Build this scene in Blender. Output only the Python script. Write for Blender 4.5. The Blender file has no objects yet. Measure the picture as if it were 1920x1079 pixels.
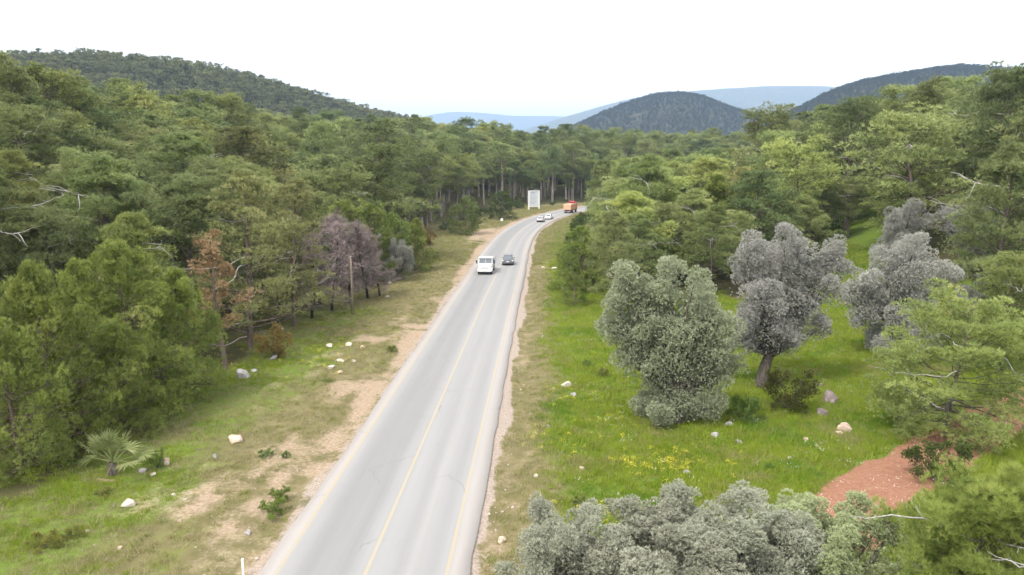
import bpy, math
import numpy as np
from math import radians, sin, cos, pi

# ------------------------------------------------------------------ camera, sky, sun, exposure
SC = bpy.context.scene
COL = SC.collection
F, CX, CY, HZ, HC = 1400.0, 960.0, 539.5, 297.0, 17.0      # focal length and horizon in photo pixels, camera height
PITCH = math.atan((CY - HZ) / F)
cam = bpy.data.cameras.new('camera')
cam.sensor_width = 36.0
cam.lens = 36.0 * F / 1920.0
cam.clip_start, cam.clip_end = 0.5, 60000
co = bpy.data.objects.new('camera', cam)
co.location = (0, 0, HC)
co.rotation_euler = (pi / 2 - PITCH, 0, 0)
COL.objects.link(co)
SC.camera = co

SUN_EL, SUN_AZ = radians(54), radians(222)                 # azimuth clockwise from +Y
W = bpy.data.worlds.new('World')
SC.world = W
W.use_nodes = True
wn = W.node_tree
wn.nodes.clear()
wo = wn.nodes.new('ShaderNodeOutputWorld')
sky = wn.nodes.new('ShaderNodeTexSky')
sky.sky_type = 'NISHITA'
sky.sun_disc = False
sky.sun_elevation, sky.sun_rotation = SUN_EL, SUN_AZ
sky.dust_density = 4.0
b1 = wn.nodes.new('ShaderNodeBackground')
b1.inputs[1].default_value = 0.12
b2 = wn.nodes.new('ShaderNodeBackground')                   # the thin bright cloud sheet over the whole sky
b2.inputs[0].default_value = (1.0, 0.985, 0.965, 1)
b2.inputs[1].default_value = 0.80
mx = wn.nodes.new('ShaderNodeMixShader')
mx.inputs[0].default_value = 0.86
wn.links.new(sky.outputs[0], b1.inputs[0])
wn.links.new(b1.outputs[0], mx.inputs[1])
wn.links.new(b2.outputs[0], mx.inputs[2])
wn.links.new(mx.outputs[0], wo.inputs[0])

sl = bpy.data.lights.new('sun', 'SUN')
sl.energy, sl.angle, sl.color = 1.5, radians(12), (1.0, 0.96, 0.9)
so = bpy.data.objects.new('sun', sl)
so.rotation_euler = (pi / 2 - SUN_EL, 0, pi - SUN_AZ)
so.location = (0, 0, 60)
COL.objects.link(so)

SC.view_settings.view_transform = 'Standard'
SC.view_settings.look = 'None'
SC.view_settings.gamma = 1.0
SC.view_settings.exposure = 1.6
SC.view_settings.use_curve_mapping = False
SC.render.engine = 'CYCLES'
SC.cycles.use_denoising = True
SC.cycles.max_bounces = 4
SC.cycles.adaptive_threshold = 0.03
SC.cycles.diffuse_bounces = 2
SC.cycles.transmission_bounces = 3
SC.cycles.volume_bounces = 0
SC.cycles.use_light_tree = False
SC.cycles.transparent_max_bounces = 4

RNG = np.random.default_rng(7)

# ------------------------------------------------------------------ helpers
def ss(a, b, x):
    t = np.clip((x - a) / (b - a), 0, 1)
    return t * t * (3 - 2 * t)

def vnoise(x, y, seed=0):
    """smooth value noise, -1..1"""
    xi, yi = np.floor(x), np.floor(y)
    fx, fy = x - xi, y - yi
    fx, fy = fx * fx * (3 - 2 * fx), fy * fy * (3 - 2 * fy)
    def hsh(a, b):
        v = np.sin(a * 127.1 + b * 311.7 + seed * 74.7) * 43758.5453
        return (v - np.floor(v)) * 2 - 1
    return ((hsh(xi, yi) * (1 - fx) + hsh(xi + 1, yi) * fx) * (1 - fy)
            + (hsh(xi, yi + 1) * (1 - fx) + hsh(xi + 1, yi + 1) * fx) * fy)

def fbm(x, y, seed=0, o=4):
    r, a = 0, 1.0
    for k in range(o):
        r = r + a * vnoise(x, y, seed + k)
        x, y, a = x * 2.03, y * 2.03, a * 0.5
    return r / 1.9

# road centre line
CP = [(-12.1, -120), (-9.2, -40), (-7.35, 0), (-6.0, 30), (-4.67, 60), (-3.34, 90), (-2.2, 113), (-0.95, 140.4), (0.75, 164),
      (4.0, 190), (8.4, 212), (14.4, 233), (23.5, 255), (36, 275), (50, 290), (68, 303), (92, 313), (125, 320), (180, 327), (300, 338), (520, 350)]
def spline(cp, step=1.0):
    P = np.array(cp, float)
    P = np.vstack([2 * P[0] - P[1], P, 2 * P[-1] - P[-2]])
    out = []
    for i in range(1, len(P) - 2):
        n = max(2, int(np.linalg.norm(P[i + 1] - P[i]) / step))
        t = np.linspace(0, 1, n, endpoint=False)[:, None]
        # chord-length aware Hermite tangents
        d0, d1, d2 = (np.linalg.norm(P[i] - P[i - 1]), np.linalg.norm(P[i + 1] - P[i]), np.linalg.norm(P[i + 2] - P[i + 1]))
        m1 = d1 * ((P[i] - P[i - 1]) / d0 * d1 + (P[i + 1] - P[i]) / d1 * d0) / (d0 + d1)
        m2 = d1 * ((P[i + 1] - P[i]) / d1 * d2 + (P[i + 2] - P[i + 1]) / d2 * d1) / (d1 + d2)
        out.append((2 * t**3 - 3 * t**2 + 1) * P[i] + (t**3 - 2 * t**2 + t) * m1 + (-2 * t**3 + 3 * t**2) * P[i + 1] + (t**3 - t**2) * m2)
    out.append(P[-2][None])
    return np.vstack(out)
RC = spline(CP, 1.5)
_T = np.gradient(RC, axis=0)
_T /= np.linalg.norm(_T, axis=1)[:, None]
RN = np.stack([_T[:, 1], -_T[:, 0]], 1)                     # to the right of travel
RL = np.concatenate([[0], np.cumsum(np.linalg.norm(np.diff(RC, axis=0), axis=1))])

def road_s(x, y):
    """signed distance to the centre line (right is positive)"""
    x, y = np.atleast_1d(np.asarray(x, float)), np.atleast_1d(np.asarray(y, float))
    sh = x.shape
    x, y = x.ravel(), y.ravel()
    out = np.empty(len(x))
    for k in range(0, len(x), 20000):
        dx = x[k:k + 20000, None] - RC[None, :, 0]
        dy = y[k:k + 20000, None] - RC[None, :, 1]
        i = np.argmin(dx * dx + dy * dy, 1)
        r = np.arange(len(i))
        sg = np.sign(dx[r, i] * RN[i, 0] + dy[r, i] * RN[i, 1])
        out[k:k + 20000] = sg * np.sqrt(dx[r, i]**2 + dy[r, i]**2)
    return out.reshape(sh)

def height(x, y, s=None):
    x, y = np.asarray(x, float), np.asarray(y, float)
    if s is None:
        s = road_s(x, y).reshape(x.shape)
    left = 17.6 * ss(15, 105, -s)
    r0 = 30 + 14 * ss(120, 60, y)
    right = 16.8 * ss(0, 1, (s - r0) / 75.0)
    a = np.abs(s)
    bump = (0.9 * fbm(x / 38, y / 38, 3, 3) * ss(8, 40, a) + 0.16 * fbm(x / 5, y / 5, 9, 3) * ss(4.6, 8, a)
            + 2.5 * fbm(x / 140, y / 140, 5, 2) * ss(60, 160, a))
    ditch = -0.22 * np.exp(-((a - 5.6) / 0.8)**2)
    crown = 0.0
    return left + right + bump + ditch - 0.06 * ss(6.0, 4.0, a) + crown

def ray(px, py):
    u, v = (px - CX) / F, (CY - py) / F
    return np.array([u, cos(PITCH) + v * sin(PITCH), -sin(PITCH) + v * cos(PITCH)])

def at(px, py):
    """the point of the ground seen at a photo pixel"""
    d = ray(px, py)
    t = np.concatenate([np.arange(12, 260, 0.5), np.arange(260, 900, 2.0)])
    P = d[None] * t[:, None]
    P[:, 2] += HC
    b = P[:, 2] < height(P[:, 0], P[:, 1])
    i = int(np.argmax(b)) if b.any() else len(t) - 1
    x, y = P[i, 0], P[i, 1]
    return np.array([x, y, float(height(np.array([x]), np.array([y]))[0])])

def depth(p):
    return p[1] * cos(PITCH) - (p[2] - HC) * sin(PITCH)

def project(P):
    P = np.atleast_2d(P)
    z = P[:, 2] - HC
    fw = P[:, 1] * cos(PITCH) - z * sin(PITCH)
    up = P[:, 1] * sin(PITCH) + z * cos(PITCH)
    return CX + F * P[:, 0] / fw, CY - F * up / fw, fw

def topz(p, py):
    """height above p of the point straight over it at picture row py"""
    d = ray(CX, py)
    return HC + p[1] * d[2] / d[1] - p[2]

# mesh building
def mesh_np(name, V, faces, mats, smooth=False, uv=None, attrs=None, midx=None):
    """faces: list of int arrays (n,3) or (n,4)"""
    me = bpy.data.meshes.new(name)
    V = np.asarray(V, np.float32)
    me.vertices.add(len(V))
    me.vertices.foreach_set('co', V.ravel())
    loops = np.concatenate([f.ravel() for f in faces]).astype(np.int32)
    tot = np.concatenate([np.full(len(f), f.shape[1], np.int32) for f in faces])
    st = np.concatenate([[0], np.cumsum(tot)[:-1]]).astype(np.int32)
    me.loops.add(len(loops))
    me.loops.foreach_set('vertex_index', loops)
    me.polygons.add(len(tot))
    me.polygons.foreach_set('loop_start', st)
    me.polygons.foreach_set('loop_total', tot)
    if smooth:
        me.polygons.foreach_set('use_smooth', np.ones(len(tot), bool))
    for m in (mats if isinstance(mats, (list, tuple)) else [mats]):
        me.materials.append(m)
    if midx is not None:
        me.polygons.foreach_set('material_index', np.asarray(midx, np.int32))
    if uv is not None:
        l = me.uv_layers.new(name='UVMap')
        l.data.foreach_set('uv', np.asarray(uv, np.float32)[loops].ravel())
    for k, a in (attrs or {}).items():
        at_ = me.attributes.new(k, 'FLOAT', 'POINT')
        at_.data.foreach_set('value', np.asarray(a, np.float32))
    me.update(calc_edges=True)
    return me

class MB:
    """collects small hand-made shapes"""
    def __init__(self):
        self.v, self.f, self.n = [], [], 0
    def add(self, V, faces):
        V = np.asarray(V, float)
        self.v.append(V)
        self.f += [tuple(int(i) + self.n for i in f) for f in faces]
        self.n += len(V)
        return self
    def box(self, c, d, rot=None, taper=1.0):
        x, y, z = [a / 2 for a in d]
        V = np.array([(-x, -y, -z), (x, -y, -z), (x, y, -z), (-x, y, -z), (-x * taper, -y * taper, z), (x * taper, -y * taper, z), (x * taper, y * taper, z), (-x * taper, y * taper, z)])
        if rot is not None:
            V = V @ np.array(rot).T
        return self.add(V + np.array(c), [(0, 3, 2, 1), (4, 5, 6, 7), (0, 1, 5, 4), (1, 2, 6, 5), (2, 3, 7, 6), (3, 0, 4, 7)])
    def loft(self, secs, cap=True):
        n = len(secs[0])
        V = np.vstack(secs)
        f = []
        for i in range(len(secs) - 1):
            for j in range(n):
                a, b = i * n + j, i * n + (j + 1) % n
                f.append((a, b, b + n, a + n))
        if cap:
            f.append(tuple(range(n))[::-1])
            f.append(tuple((len(secs) - 1) * n + j for j in range(n)))
        return self.add(V, f)
    def tube(self, pts, rad, sides=6):
        V, fs = tube_arrays(np.array(pts, float), np.broadcast_to(rad, len(pts)), sides)
        n = len(pts)
        self.add(V, [tuple(q) for q in fs] + [tuple(range(sides))[::-1], tuple((n - 1) * sides + j for j in range(sides))])
        return self
    def disc(self, c, axis, r, h, sides=14, r2=None):
        a = np.array(axis, float)
        p = np.array(c, float)
        return self.tube([p - a * h / 2, p + a * h / 2], [r, r if r2 is None else r2], sides)
    def build(self, name, mat, parent=None, smooth=False, bevel=0):
        me = bpy.data.meshes.new(name)
        me.from_pydata(np.vstack(self.v).tolist(), [], self.f)
        me.materials.append(mat)
        if smooth:
            me.polygons.foreach_set('use_smooth', np.ones(len(me.polygons), bool))
        o = link(name, me, parent)
        if bevel:
            m = o.modifiers.new('bevel', 'BEVEL')
            m.width, m.segments, m.limit_method = bevel, 2, 'ANGLE'
        return o

def tube_arrays(P, R, sides):
    T = np.gradient(P, axis=0)
    T /= np.linalg.norm(T, axis=1)[:, None] + 1e-9
    ref = np.where(np.abs(T[:, 2:3]) > 0.9, np.array([[1.0, 0, 0]]), np.array([[0, 0, 1.0]]))
    A = np.cross(T, ref)
    A /= np.linalg.norm(A, axis=1)[:, None] + 1e-9
    B = np.cross(T, A)
    a = np.arange(sides) * 2 * pi / sides
    V = P[:, None] + np.asarray(R)[:, None, None] * (np.cos(a)[None, :, None] * A[:, None] + np.sin(a)[None, :, None] * B[:, None])
    n = len(P)
    i, j = np.meshgrid(np.arange(n - 1), np.arange(sides), indexing='ij')
    q = np.stack([i * sides + j, i * sides + (j + 1) % sides, (i + 1) * sides + (j + 1) % sides, (i + 1) * sides + j], -1).reshape(-1, 4)
    return V.reshape(-1, 3), q

def link(name, data, parent=None):
    o = bpy.data.objects.new(name, data)
    COL.objects.link(o)
    if parent is not None:
        o.parent = parent
    return o

def tag(o, label=None, cat=None, group=None, kind=None):
    for k, v in (('label', label), ('category', cat), ('group', group), ('kind', kind)):
        if v:
            o[k] = v
    return o

def empty(name, loc, rz=0, scale=1.0):
    o = bpy.data.objects.new(name, None)
    o.location = [float(a) for a in loc]
    o.rotation_euler = (0, 0, rz)
    o.scale = (scale,) * 3 if np.isscalar(scale) else tuple(scale)
    o.empty_display_size = 0.3
    COL.objects.link(o)
    return o

# ------------------------------------------------------------------ materials
class NT:
    def __init__(self, name):
        self.m = bpy.data.materials.new(name)
        self.m.use_nodes = True
        self.t = self.m.node_tree
        self.t.nodes.clear()
        self.out = self.t.nodes.new('ShaderNodeOutputMaterial')
    def n(self, typ, ins=None, **kw):
        nd = self.t.nodes.new('ShaderNode' + typ)
        for k, v in kw.items():
            setattr(nd, k, v)
        for k, v in (ins or {}).items():
            s = nd.inputs[k]
            if hasattr(v, 'is_output'):
                self.t.links.new(v, s)
            else:
                s.default_value = v
        return nd
    def mix(self, fac, a, b, mode='MIX'):
        nd = self.t.nodes.new('ShaderNodeMix')
        nd.data_type, nd.blend_type = 'RGBA', mode
        for s, v in ((nd.inputs[0], fac), (nd.inputs[6], a), (nd.inputs[7], b)):
            if hasattr(v, 'is_output'):
                self.t.links.new(v, s)
            else:
                s.default_value = v if np.isscalar(v) else (*v, 1)[:4]
        return nd.outputs[2]
    def math(self, op, a, b=0.0, clamp=False):
        nd = self.t.nodes.new('ShaderNodeMath')
        nd.operation, nd.use_clamp = op, clamp
        for s, v in ((nd.inputs[0], a), (nd.inputs[1], b)):
            if hasattr(v, 'is_output'):
                self.t.links.new(v, s)
            else:
                s.default_value = v
        return nd.outputs[0]
    def noise(self, vec, scale, detail=4, rough=0.55):
        return self.n('TexNoise', {'Vector': vec, 'Scale': scale, 'Detail': detail, 'Roughness': rough}).outputs[0]
    def attr(self, name):
        return self.n('Attribute', attribute_name=name).outputs['Fac']
    def smooth(self, x, lo, hi):
        nd = self.n('MapRange', {0: x, 1: lo, 2: hi, 3: 0.0, 4: 1.0}, interpolation_type='SMOOTHSTEP')
        return nd.outputs[0]
    def ramp(self, x, stops):
        nd = self.n('ValToRGB', {0: x})
        e = nd.color_ramp.elements
        while len(e) < len(stops):
            e.new(0.5)
        for el, (p, c) in zip(e, stops):
            el.position = p
            el.color = (*c, 1) if not np.isscalar(c) else (c, c, c, 1)
        return nd.outputs[0]
    def pos(self):
        return self.n('NewGeometry').outputs['Position']
    def surf(self, color, rough=0.8, spec=0.3, metal=0.0, normal=None, coat=0.0):
        ins = {'Base Color': color if hasattr(color, 'is_output') else (*color, 1)[:4], 'Roughness': rough, 'Specular IOR Level': spec, 'Metallic': metal, 'Coat Weight': coat}
        if normal is not None:
            ins['Normal'] = normal
        b = self.n('BsdfPrincipled', ins)
        self.t.links.new(b.outputs[0], self.out.inputs[0])
        return b
    def bump(self, h, strength=0.5, dist=0.05):
        return self.n('Bump', {'Height': h, 'Strength': strength, 'Distance': dist}).outputs[0]

def leaf_mat(name, stops, rnd=0.22, trans=0.25, rough=0.55):
    """leaf colours run over 'tone' (per tuft); trees differ a little from one another"""
    n = NT(name)
    t = n.attr('tone')
    oi = n.n('ObjectInfo')
    r = oi.outputs['Random']
    x = n.math('ADD', t, n.math('MULTIPLY', n.math('SUBTRACT', r, 0.5), rnd), True)
    c = n.ramp(x, stops)
    c = n.mix(1.0, c, oi.outputs['Color'], 'MULTIPLY')
    hsv = n.n('HueSaturation', {'Color': c, 'Hue': n.math('ADD', 0.493, n.math('MULTIPLY', n.math('FRACT', n.math('MULTIPLY', r, 7.31)), 0.02)),
                                'Value': n.math('ADD', 0.86, n.math('MULTIPLY', n.math('FRACT', n.math('MULTIPLY', r, 13.7)), 0.3))})
    c = hsv.outputs[0]
    p = n.n('BsdfPrincipled', {'Base Color': c, 'Roughness': rough, 'Specular IOR Level': 0.25})
    tr = n.n('BsdfTranslucent', {'Color': c})
    ms = n.n('MixShader', {0: trans, 1: p.outputs[0], 2: tr.outputs[0]})
    n.t.links.new(ms.outputs[0], n.out.inputs[0])
    return n.m

def plain(name, c, rough=0.6, spec=0.4, metal=0, var=0.12, scale=3.0, coat=0):
    n = NT(name)
    nz = n.noise(n.n('TexCoord').outputs['Object'], scale, 5)
    k = n.math('ADD', 1 - var, n.math('MULTIPLY', nz, 2 * var))
    n.surf(n.mix(1.0, (*c, 1), n.n('CombineColor', {0: k, 1: k, 2: k}).outputs[0], 'MULTIPLY'), rough, spec, metal, coat=coat)
    return n.m

def bark(name, a, b, scale=6):
    n = NT(name)
    tc = n.n('TexCoord').outputs['Object']
    mp = n.n('Mapping', {'Vector': tc, 'Scale': (1, 1, 0.25)}).outputs[0]
    nz = n.noise(mp, scale, 6, 0.65)
    n.surf(n.mix(n.smooth(nz, 0.35, 0.65), a, b), 0.9, 0.15, normal=n.bump(nz, 0.8, 0.06))
    return n.m

def rock_mat(name, a, b, c):
    n = NT(name)
    tc = n.n('TexCoord').outputs['Object']
    oi = n.n('ObjectInfo').outputs['Random']
    nz = n.noise(tc, 2.2, 6, 0.6)
    nz2 = n.noise(tc, 9.0, 5, 0.7)
    col = n.mix(n.smooth(nz, 0.38, 0.62), a, b)
    col = n.mix(n.math('MULTIPLY', n.smooth(nz2, 0.52, 0.7), 0.7), col, c)
    k = n.math('ADD', 0.8, n.math('MULTIPLY', oi, 0.35))
    col = n.mix(1.0, col, n.n('CombineColor', {0: k, 1: k, 2: k}).outputs[0], 'MULTIPLY')
    n.surf(col, 0.9, 0.2, normal=n.bump(nz2, 0.7, 0.06))
    return n.m

M = {}
M['pine'] = leaf_mat('pine_needles', [(0.0, (0.135, 0.160, 0.062)), (0.4, (0.242, 0.276, 0.104)), (0.75, (0.335, 0.362, 0.150)), (1.0, (0.41, 0.395, 0.19))], trans=0.38)
M['young'] = leaf_mat('young_pine_needles', [(0.0, (0.135, 0.172, 0.040)), (0.4, (0.245, 0.295, 0.068)), (0.75, (0.340, 0.385, 0.100)), (1.0, (0.44, 0.41, 0.17))], rnd=0.2, trans=0.36)
M['deadpine'] = leaf_mat('dead_needles', [(0.0, (0.22, 0.14, 0.065)), (0.5, (0.41, 0.28, 0.145)), (1.0, (0.50, 0.36, 0.21))], rnd=0.1, trans=0.1)
M['olive'] = leaf_mat('olive_leaves', [(0.0, (0.27, 0.265, 0.215)), (0.35, (0.38, 0.375, 0.32)), (0.75, (0.48, 0.472, 0.415)), (1.0, (0.55, 0.54, 0.485))], rnd=0.12, trans=0.34)
M['bush'] = leaf_mat('bush_leaves', [(0.0, (0.055, 0.075, 0.022)), (0.5, (0.11, 0.15, 0.04)), (1.0, (0.18, 0.22, 0.07))])
M['twig'] = leaf_mat('dry_twigs', [(0.0, (0.14, 0.105, 0.10)), (0.5, (0.27, 0.21, 0.20)), (1.0, (0.38, 0.31, 0.285))], rnd=0.2, trans=0.0)
M['palm'] = leaf_mat('palm_leaf', [(0.0, (0.11, 0.14, 0.045)), (0.5, (0.21, 0.25, 0.09)), (1.0, (0.36, 0.36, 0.18))], rnd=0.1)
M['deadpalm'] = leaf_mat('withered_palm_leaf', [(0.0, (0.12, 0.08, 0.05)), (1.0, (0.30, 0.22, 0.13))], rnd=0.1, trans=0.05)
M['grass'] = None
M['bark'] = bark('pine_bark', (0.10, 0.075, 0.06), (0.20, 0.155, 0.13))
M['oldbark'] = bark('olive_bark', (0.06, 0.05, 0.042), (0.15, 0.13, 0.11), 9)
M['burnt'] = bark('charred_bark', (0.012, 0.010, 0.010), (0.05, 0.04, 0.04))
M['deadwood'] = bark('bleached_wood', (0.34, 0.31, 0.30), (0.52, 0.49, 0.47))
M['palebark'] = bark('pale_pine_bark', (0.17, 0.14, 0.12), (0.31, 0.27, 0.24))
M['pole'] = bark('pole_wood', (0.22, 0.17, 0.12), (0.36, 0.30, 0.22))
M['rockpale'] = rock_mat('pale_limestone', (0.508, 0.435, 0.361), (0.590, 0.541, 0.476), (0.344, 0.246, 0.180))
M['rockpink'] = rock_mat('pink_limestone', (0.476, 0.344, 0.262), (0.574, 0.476, 0.394), (0.328, 0.197, 0.131))
M['rockgrey'] = rock_mat('grey_limestone', (0.279, 0.262, 0.254), (0.394, 0.377, 0.369), (0.164, 0.148, 0.139))
M['rockdark'] = rock_mat('dark_rock', (0.19, 0.15, 0.14), (0.30, 0.25, 0.24), (0.10, 0.08, 0.08))

def ground_mat():
    n = NT('ground_soil_and_turf')
    p = n.pos()
    n1, n2, n3 = n.noise(p, 0.12, 4, 0.6), n.noise(p, 0.7, 5, 0.6), n.noise(p, 5.0, 5, 0.65)
    lush, soil, red, grav, forest = [n.attr(k) for k in ('lush', 'soil', 'red', 'gravel', 'forest')]
    brk = n.math('ADD', n.math('MULTIPLY', n.math('SUBTRACT', n2, 0.5), 1.3), n.math('MULTIPLY', n.math('SUBTRACT', n3, 0.5), 0.8))
    dry = n.mix(n.smooth(n2, 0.3, 0.7), (0.120, 0.108, 0.046), (0.188, 0.156, 0.080))
    grn = n.mix(n.smooth(n3, 0.3, 0.7), (0.084, 0.132, 0.018), (0.128, 0.172, 0.027))
    g = n.mix(n.smooth(n.math('ADD', lush, brk), 0.25, 0.75), dry, grn)
    so_ = n.mix(n.smooth(n3, 0.35, 0.65), (0.27, 0.195, 0.130), (0.37, 0.285, 0.210))
    g = n.mix(n.math('MULTIPLY', n.smooth(n.math('ADD', soil, brk), 0.25, 0.9), 0.9), g, so_)
    gv = n.mix(n.smooth(n.noise(p, 9.0, 4, 0.7), 0.35, 0.65), (0.24, 0.185, 0.145), (0.37, 0.315, 0.27))
    g = n.mix(n.smooth(n.math('ADD', grav, n.math('MULTIPLY', brk, 0.6)), 0.4, 0.65), g, gv)
    rd = n.mix(n.smooth(n3, 0.3, 0.7), (0.215, 0.100, 0.062), (0.29, 0.155, 0.10))
    g = n.mix(n.smooth(n.math('ADD', red, n.math('MULTIPLY', brk, 0.35)), 0.4, 0.6), g, rd)
    ff = n.mix(n.smooth(n2, 0.35, 0.7), (0.060, 0.050, 0.026), (0.088, 0.092, 0.028))
    g = n.mix(n.smooth(n.math('ADD', forest, n.math('MULTIPLY', brk, 0.4)), 0.35, 0.7), g, ff)
    n.surf(g, 0.95, 0.15, normal=n.bump(n3, 0.6, 0.12))
    return n.m

def road_mat():
    n = NT('worn_asphalt')
    uv = n.n('UVMap').outputs[0]
    sx = n.n('SeparateXYZ', {0: uv})
    s, l = sx.outputs[0], sx.outputs[1]
    st = n.n('CombineXYZ', {0: n.math('MULTIPLY', s, 2.2), 1: n.math('MULTIPLY', l, 0.035), 2: 0.0}).outputs[0]
    streak = n.noise(st, 1.0, 5, 0.6)
    fine = n.noise(n.pos(), 14.0, 4, 0.7)
    crack = n.n('TexVoronoi', {'Vector': n.n('VectorMath', {0: n.pos(), 1: n.n('TexNoise', {'Vector': n.pos(), 'Scale': 0.9, 'Detail': 4.0}).outputs[1]}, operation='ADD').outputs[0], 'Scale': 0.22}, feature='DISTANCE_TO_EDGE').outputs[0]
    blot = n.noise(n.pos(), 0.25, 4, 0.6)
    x = n.math('ADD', s, n.math('MULTIPLY', n.math('SUBTRACT', blot, 0.5), 0.35))
    x = n.math('DIVIDE', n.math('ADD', x, 4.5), 9.0)
    def q(m): return (m + 4.5) / 9.0
    A, B, Cc = (0.230, 0.230, 0.232), (0.292, 0.292, 0.290), (0.355, 0.332, 0.316)
    c = n.ramp(x, [(q(-4.3), Cc), (q(-3.85), (0.343, 0.324, 0.312)), (q(-3.3), (0.281, 0.281, 0.281)), (q(-2.5), A), (q(-1.7), (0.246, 0.246, 0.248)), (q(-1.0), (0.234, 0.234, 0.236)),
                   (q(-0.2), B), (q(0.7), (0.289, 0.289, 0.289)), (q(1.2), (0.261, 0.261, 0.261)), (q(1.8), (0.300, 0.296, 0.292)), (q(2.6), (0.257, 0.257, 0.257)), (q(3.2), B), (q(3.7), Cc), (q(4.4), Cc)])
    k = n.math('ADD', 0.68, n.math('ADD', n.math('MULTIPLY', streak, 0.22), n.math('MULTIPLY', fine, 0.14)))
    c = n.mix(1.0, c, n.n('CombineColor', {0: n.math('MULTIPLY', k, 1.03), 1: n.math('MULTIPLY', k, 1.02), 2: n.math('MULTIPLY', k, 1.005)}).outputs[0], 'MULTIPLY')
    ck = n.math('MULTIPLY', n.math('SUBTRACT', 1.0, n.smooth(crack, 0.002, 0.012)), n.math('MULTIPLY', n.smooth(blot, 0.5, 0.62), 0.35))
    c = n.mix(ck, c, (0.11, 0.11, 0.11))
    n.surf(c, 0.85, 0.25, normal=n.bump(fine, 0.25, 0.01))
    return n.m

def line_mat():
    n = NT('faded_yellow_paint')
    p = n.pos()
    w = n.noise(p, 3.0, 5, 0.7)
    c = n.mix(n.smooth(w, 0.36, 0.64), (0.34, 0.28, 0.18), (0.305, 0.282, 0.245))
    n.surf(c, 0.7, 0.3)
    return n.m

def hill_mat(name, a, b, rock, amount):
    n = NT(name)
    p = n.pos()
    n1, n2 = n.noise(p, 0.035, 6, 0.65), n.noise(p, 0.006, 5, 0.6)
    c = n.mix(n.smooth(n1, 0.35, 0.65), a, b)
    c = n.mix(n.math('MULTIPLY', n.smooth(n.math('ADD', n.math('MULTIPLY', n2, 0.6), n.math('MULTIPLY', n1, 0.4)), 0.54, 0.66), amount), c, rock)
    n.surf(c, 0.95, 0.1)
    return n.m

M['ground'], M['road'], M['line'] = ground_mat(), road_mat(), line_mat()
M['hillgreen'] = hill_mat('wooded_hill', (0.030, 0.034, 0.020), (0.055, 0.056, 0.034), (0.13, 0.12, 0.10), 0.35)
M['mountain'] = hill_mat('far_mountain', (0.05, 0.06, 0.035), (0.10, 0.105, 0.06), (0.26, 0.24, 0.20), 0.5)

# ------------------------------------------------------------------ the ground sheet and the road
def graded(lo_far, lo, hi, hi_far, step, grow=1.13):
    a = list(np.arange(lo, hi + 1e-6, step))
    d, x = step, hi
    while x < hi_far:
        d *= grow
        x += d
        a.append(x)
    d, x, b = step, lo, []
    while x > lo_far:
        d *= grow
        x -= d
        b.append(x)
    return np.array(b[::-1] + a)

def in_poly(x, y, poly):
    x, y = np.asarray(x), np.asarray(y)
    r = np.zeros(x.shape, bool)
    p = np.array(poly, float)
    for i in range(len(p)):
        (x1, y1), (x2, y2) = p[i], p[(i + 1) % len(p)]
        c = ((y1 > y) != (y2 > y)) & (x < (x2 - x1) * (y - y1) / (y2 - y1 + 1e-12) + x1)
        r ^= c
    return r

gx = graded(-9500, -42, 46, 9500, 0.55)
gy = np.concatenate([graded(-500, 22, 120, 122, 0.55)[:-1], graded(0, 121, 280, 12500, 1.3)[graded(0, 121, 280, 12500, 1.3) > 120.8]])
GX, GY = np.meshgrid(gx, gy)
GS = road_s(GX, GY)
GZ = height(GX, GY, GS)
nx, ny = len(gx), len(gy)
gV = np.stack([GX, GY, GZ], -1).reshape(-1, 3)
ii, jj = np.meshgrid(np.arange(ny - 1), np.arange(nx - 1), indexing='ij')
gF = np.stack([ii * nx + jj, ii * nx + jj + 1, (ii + 1) * nx + jj + 1, (ii + 1) * nx + jj], -1).reshape(-1, 4)

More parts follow.
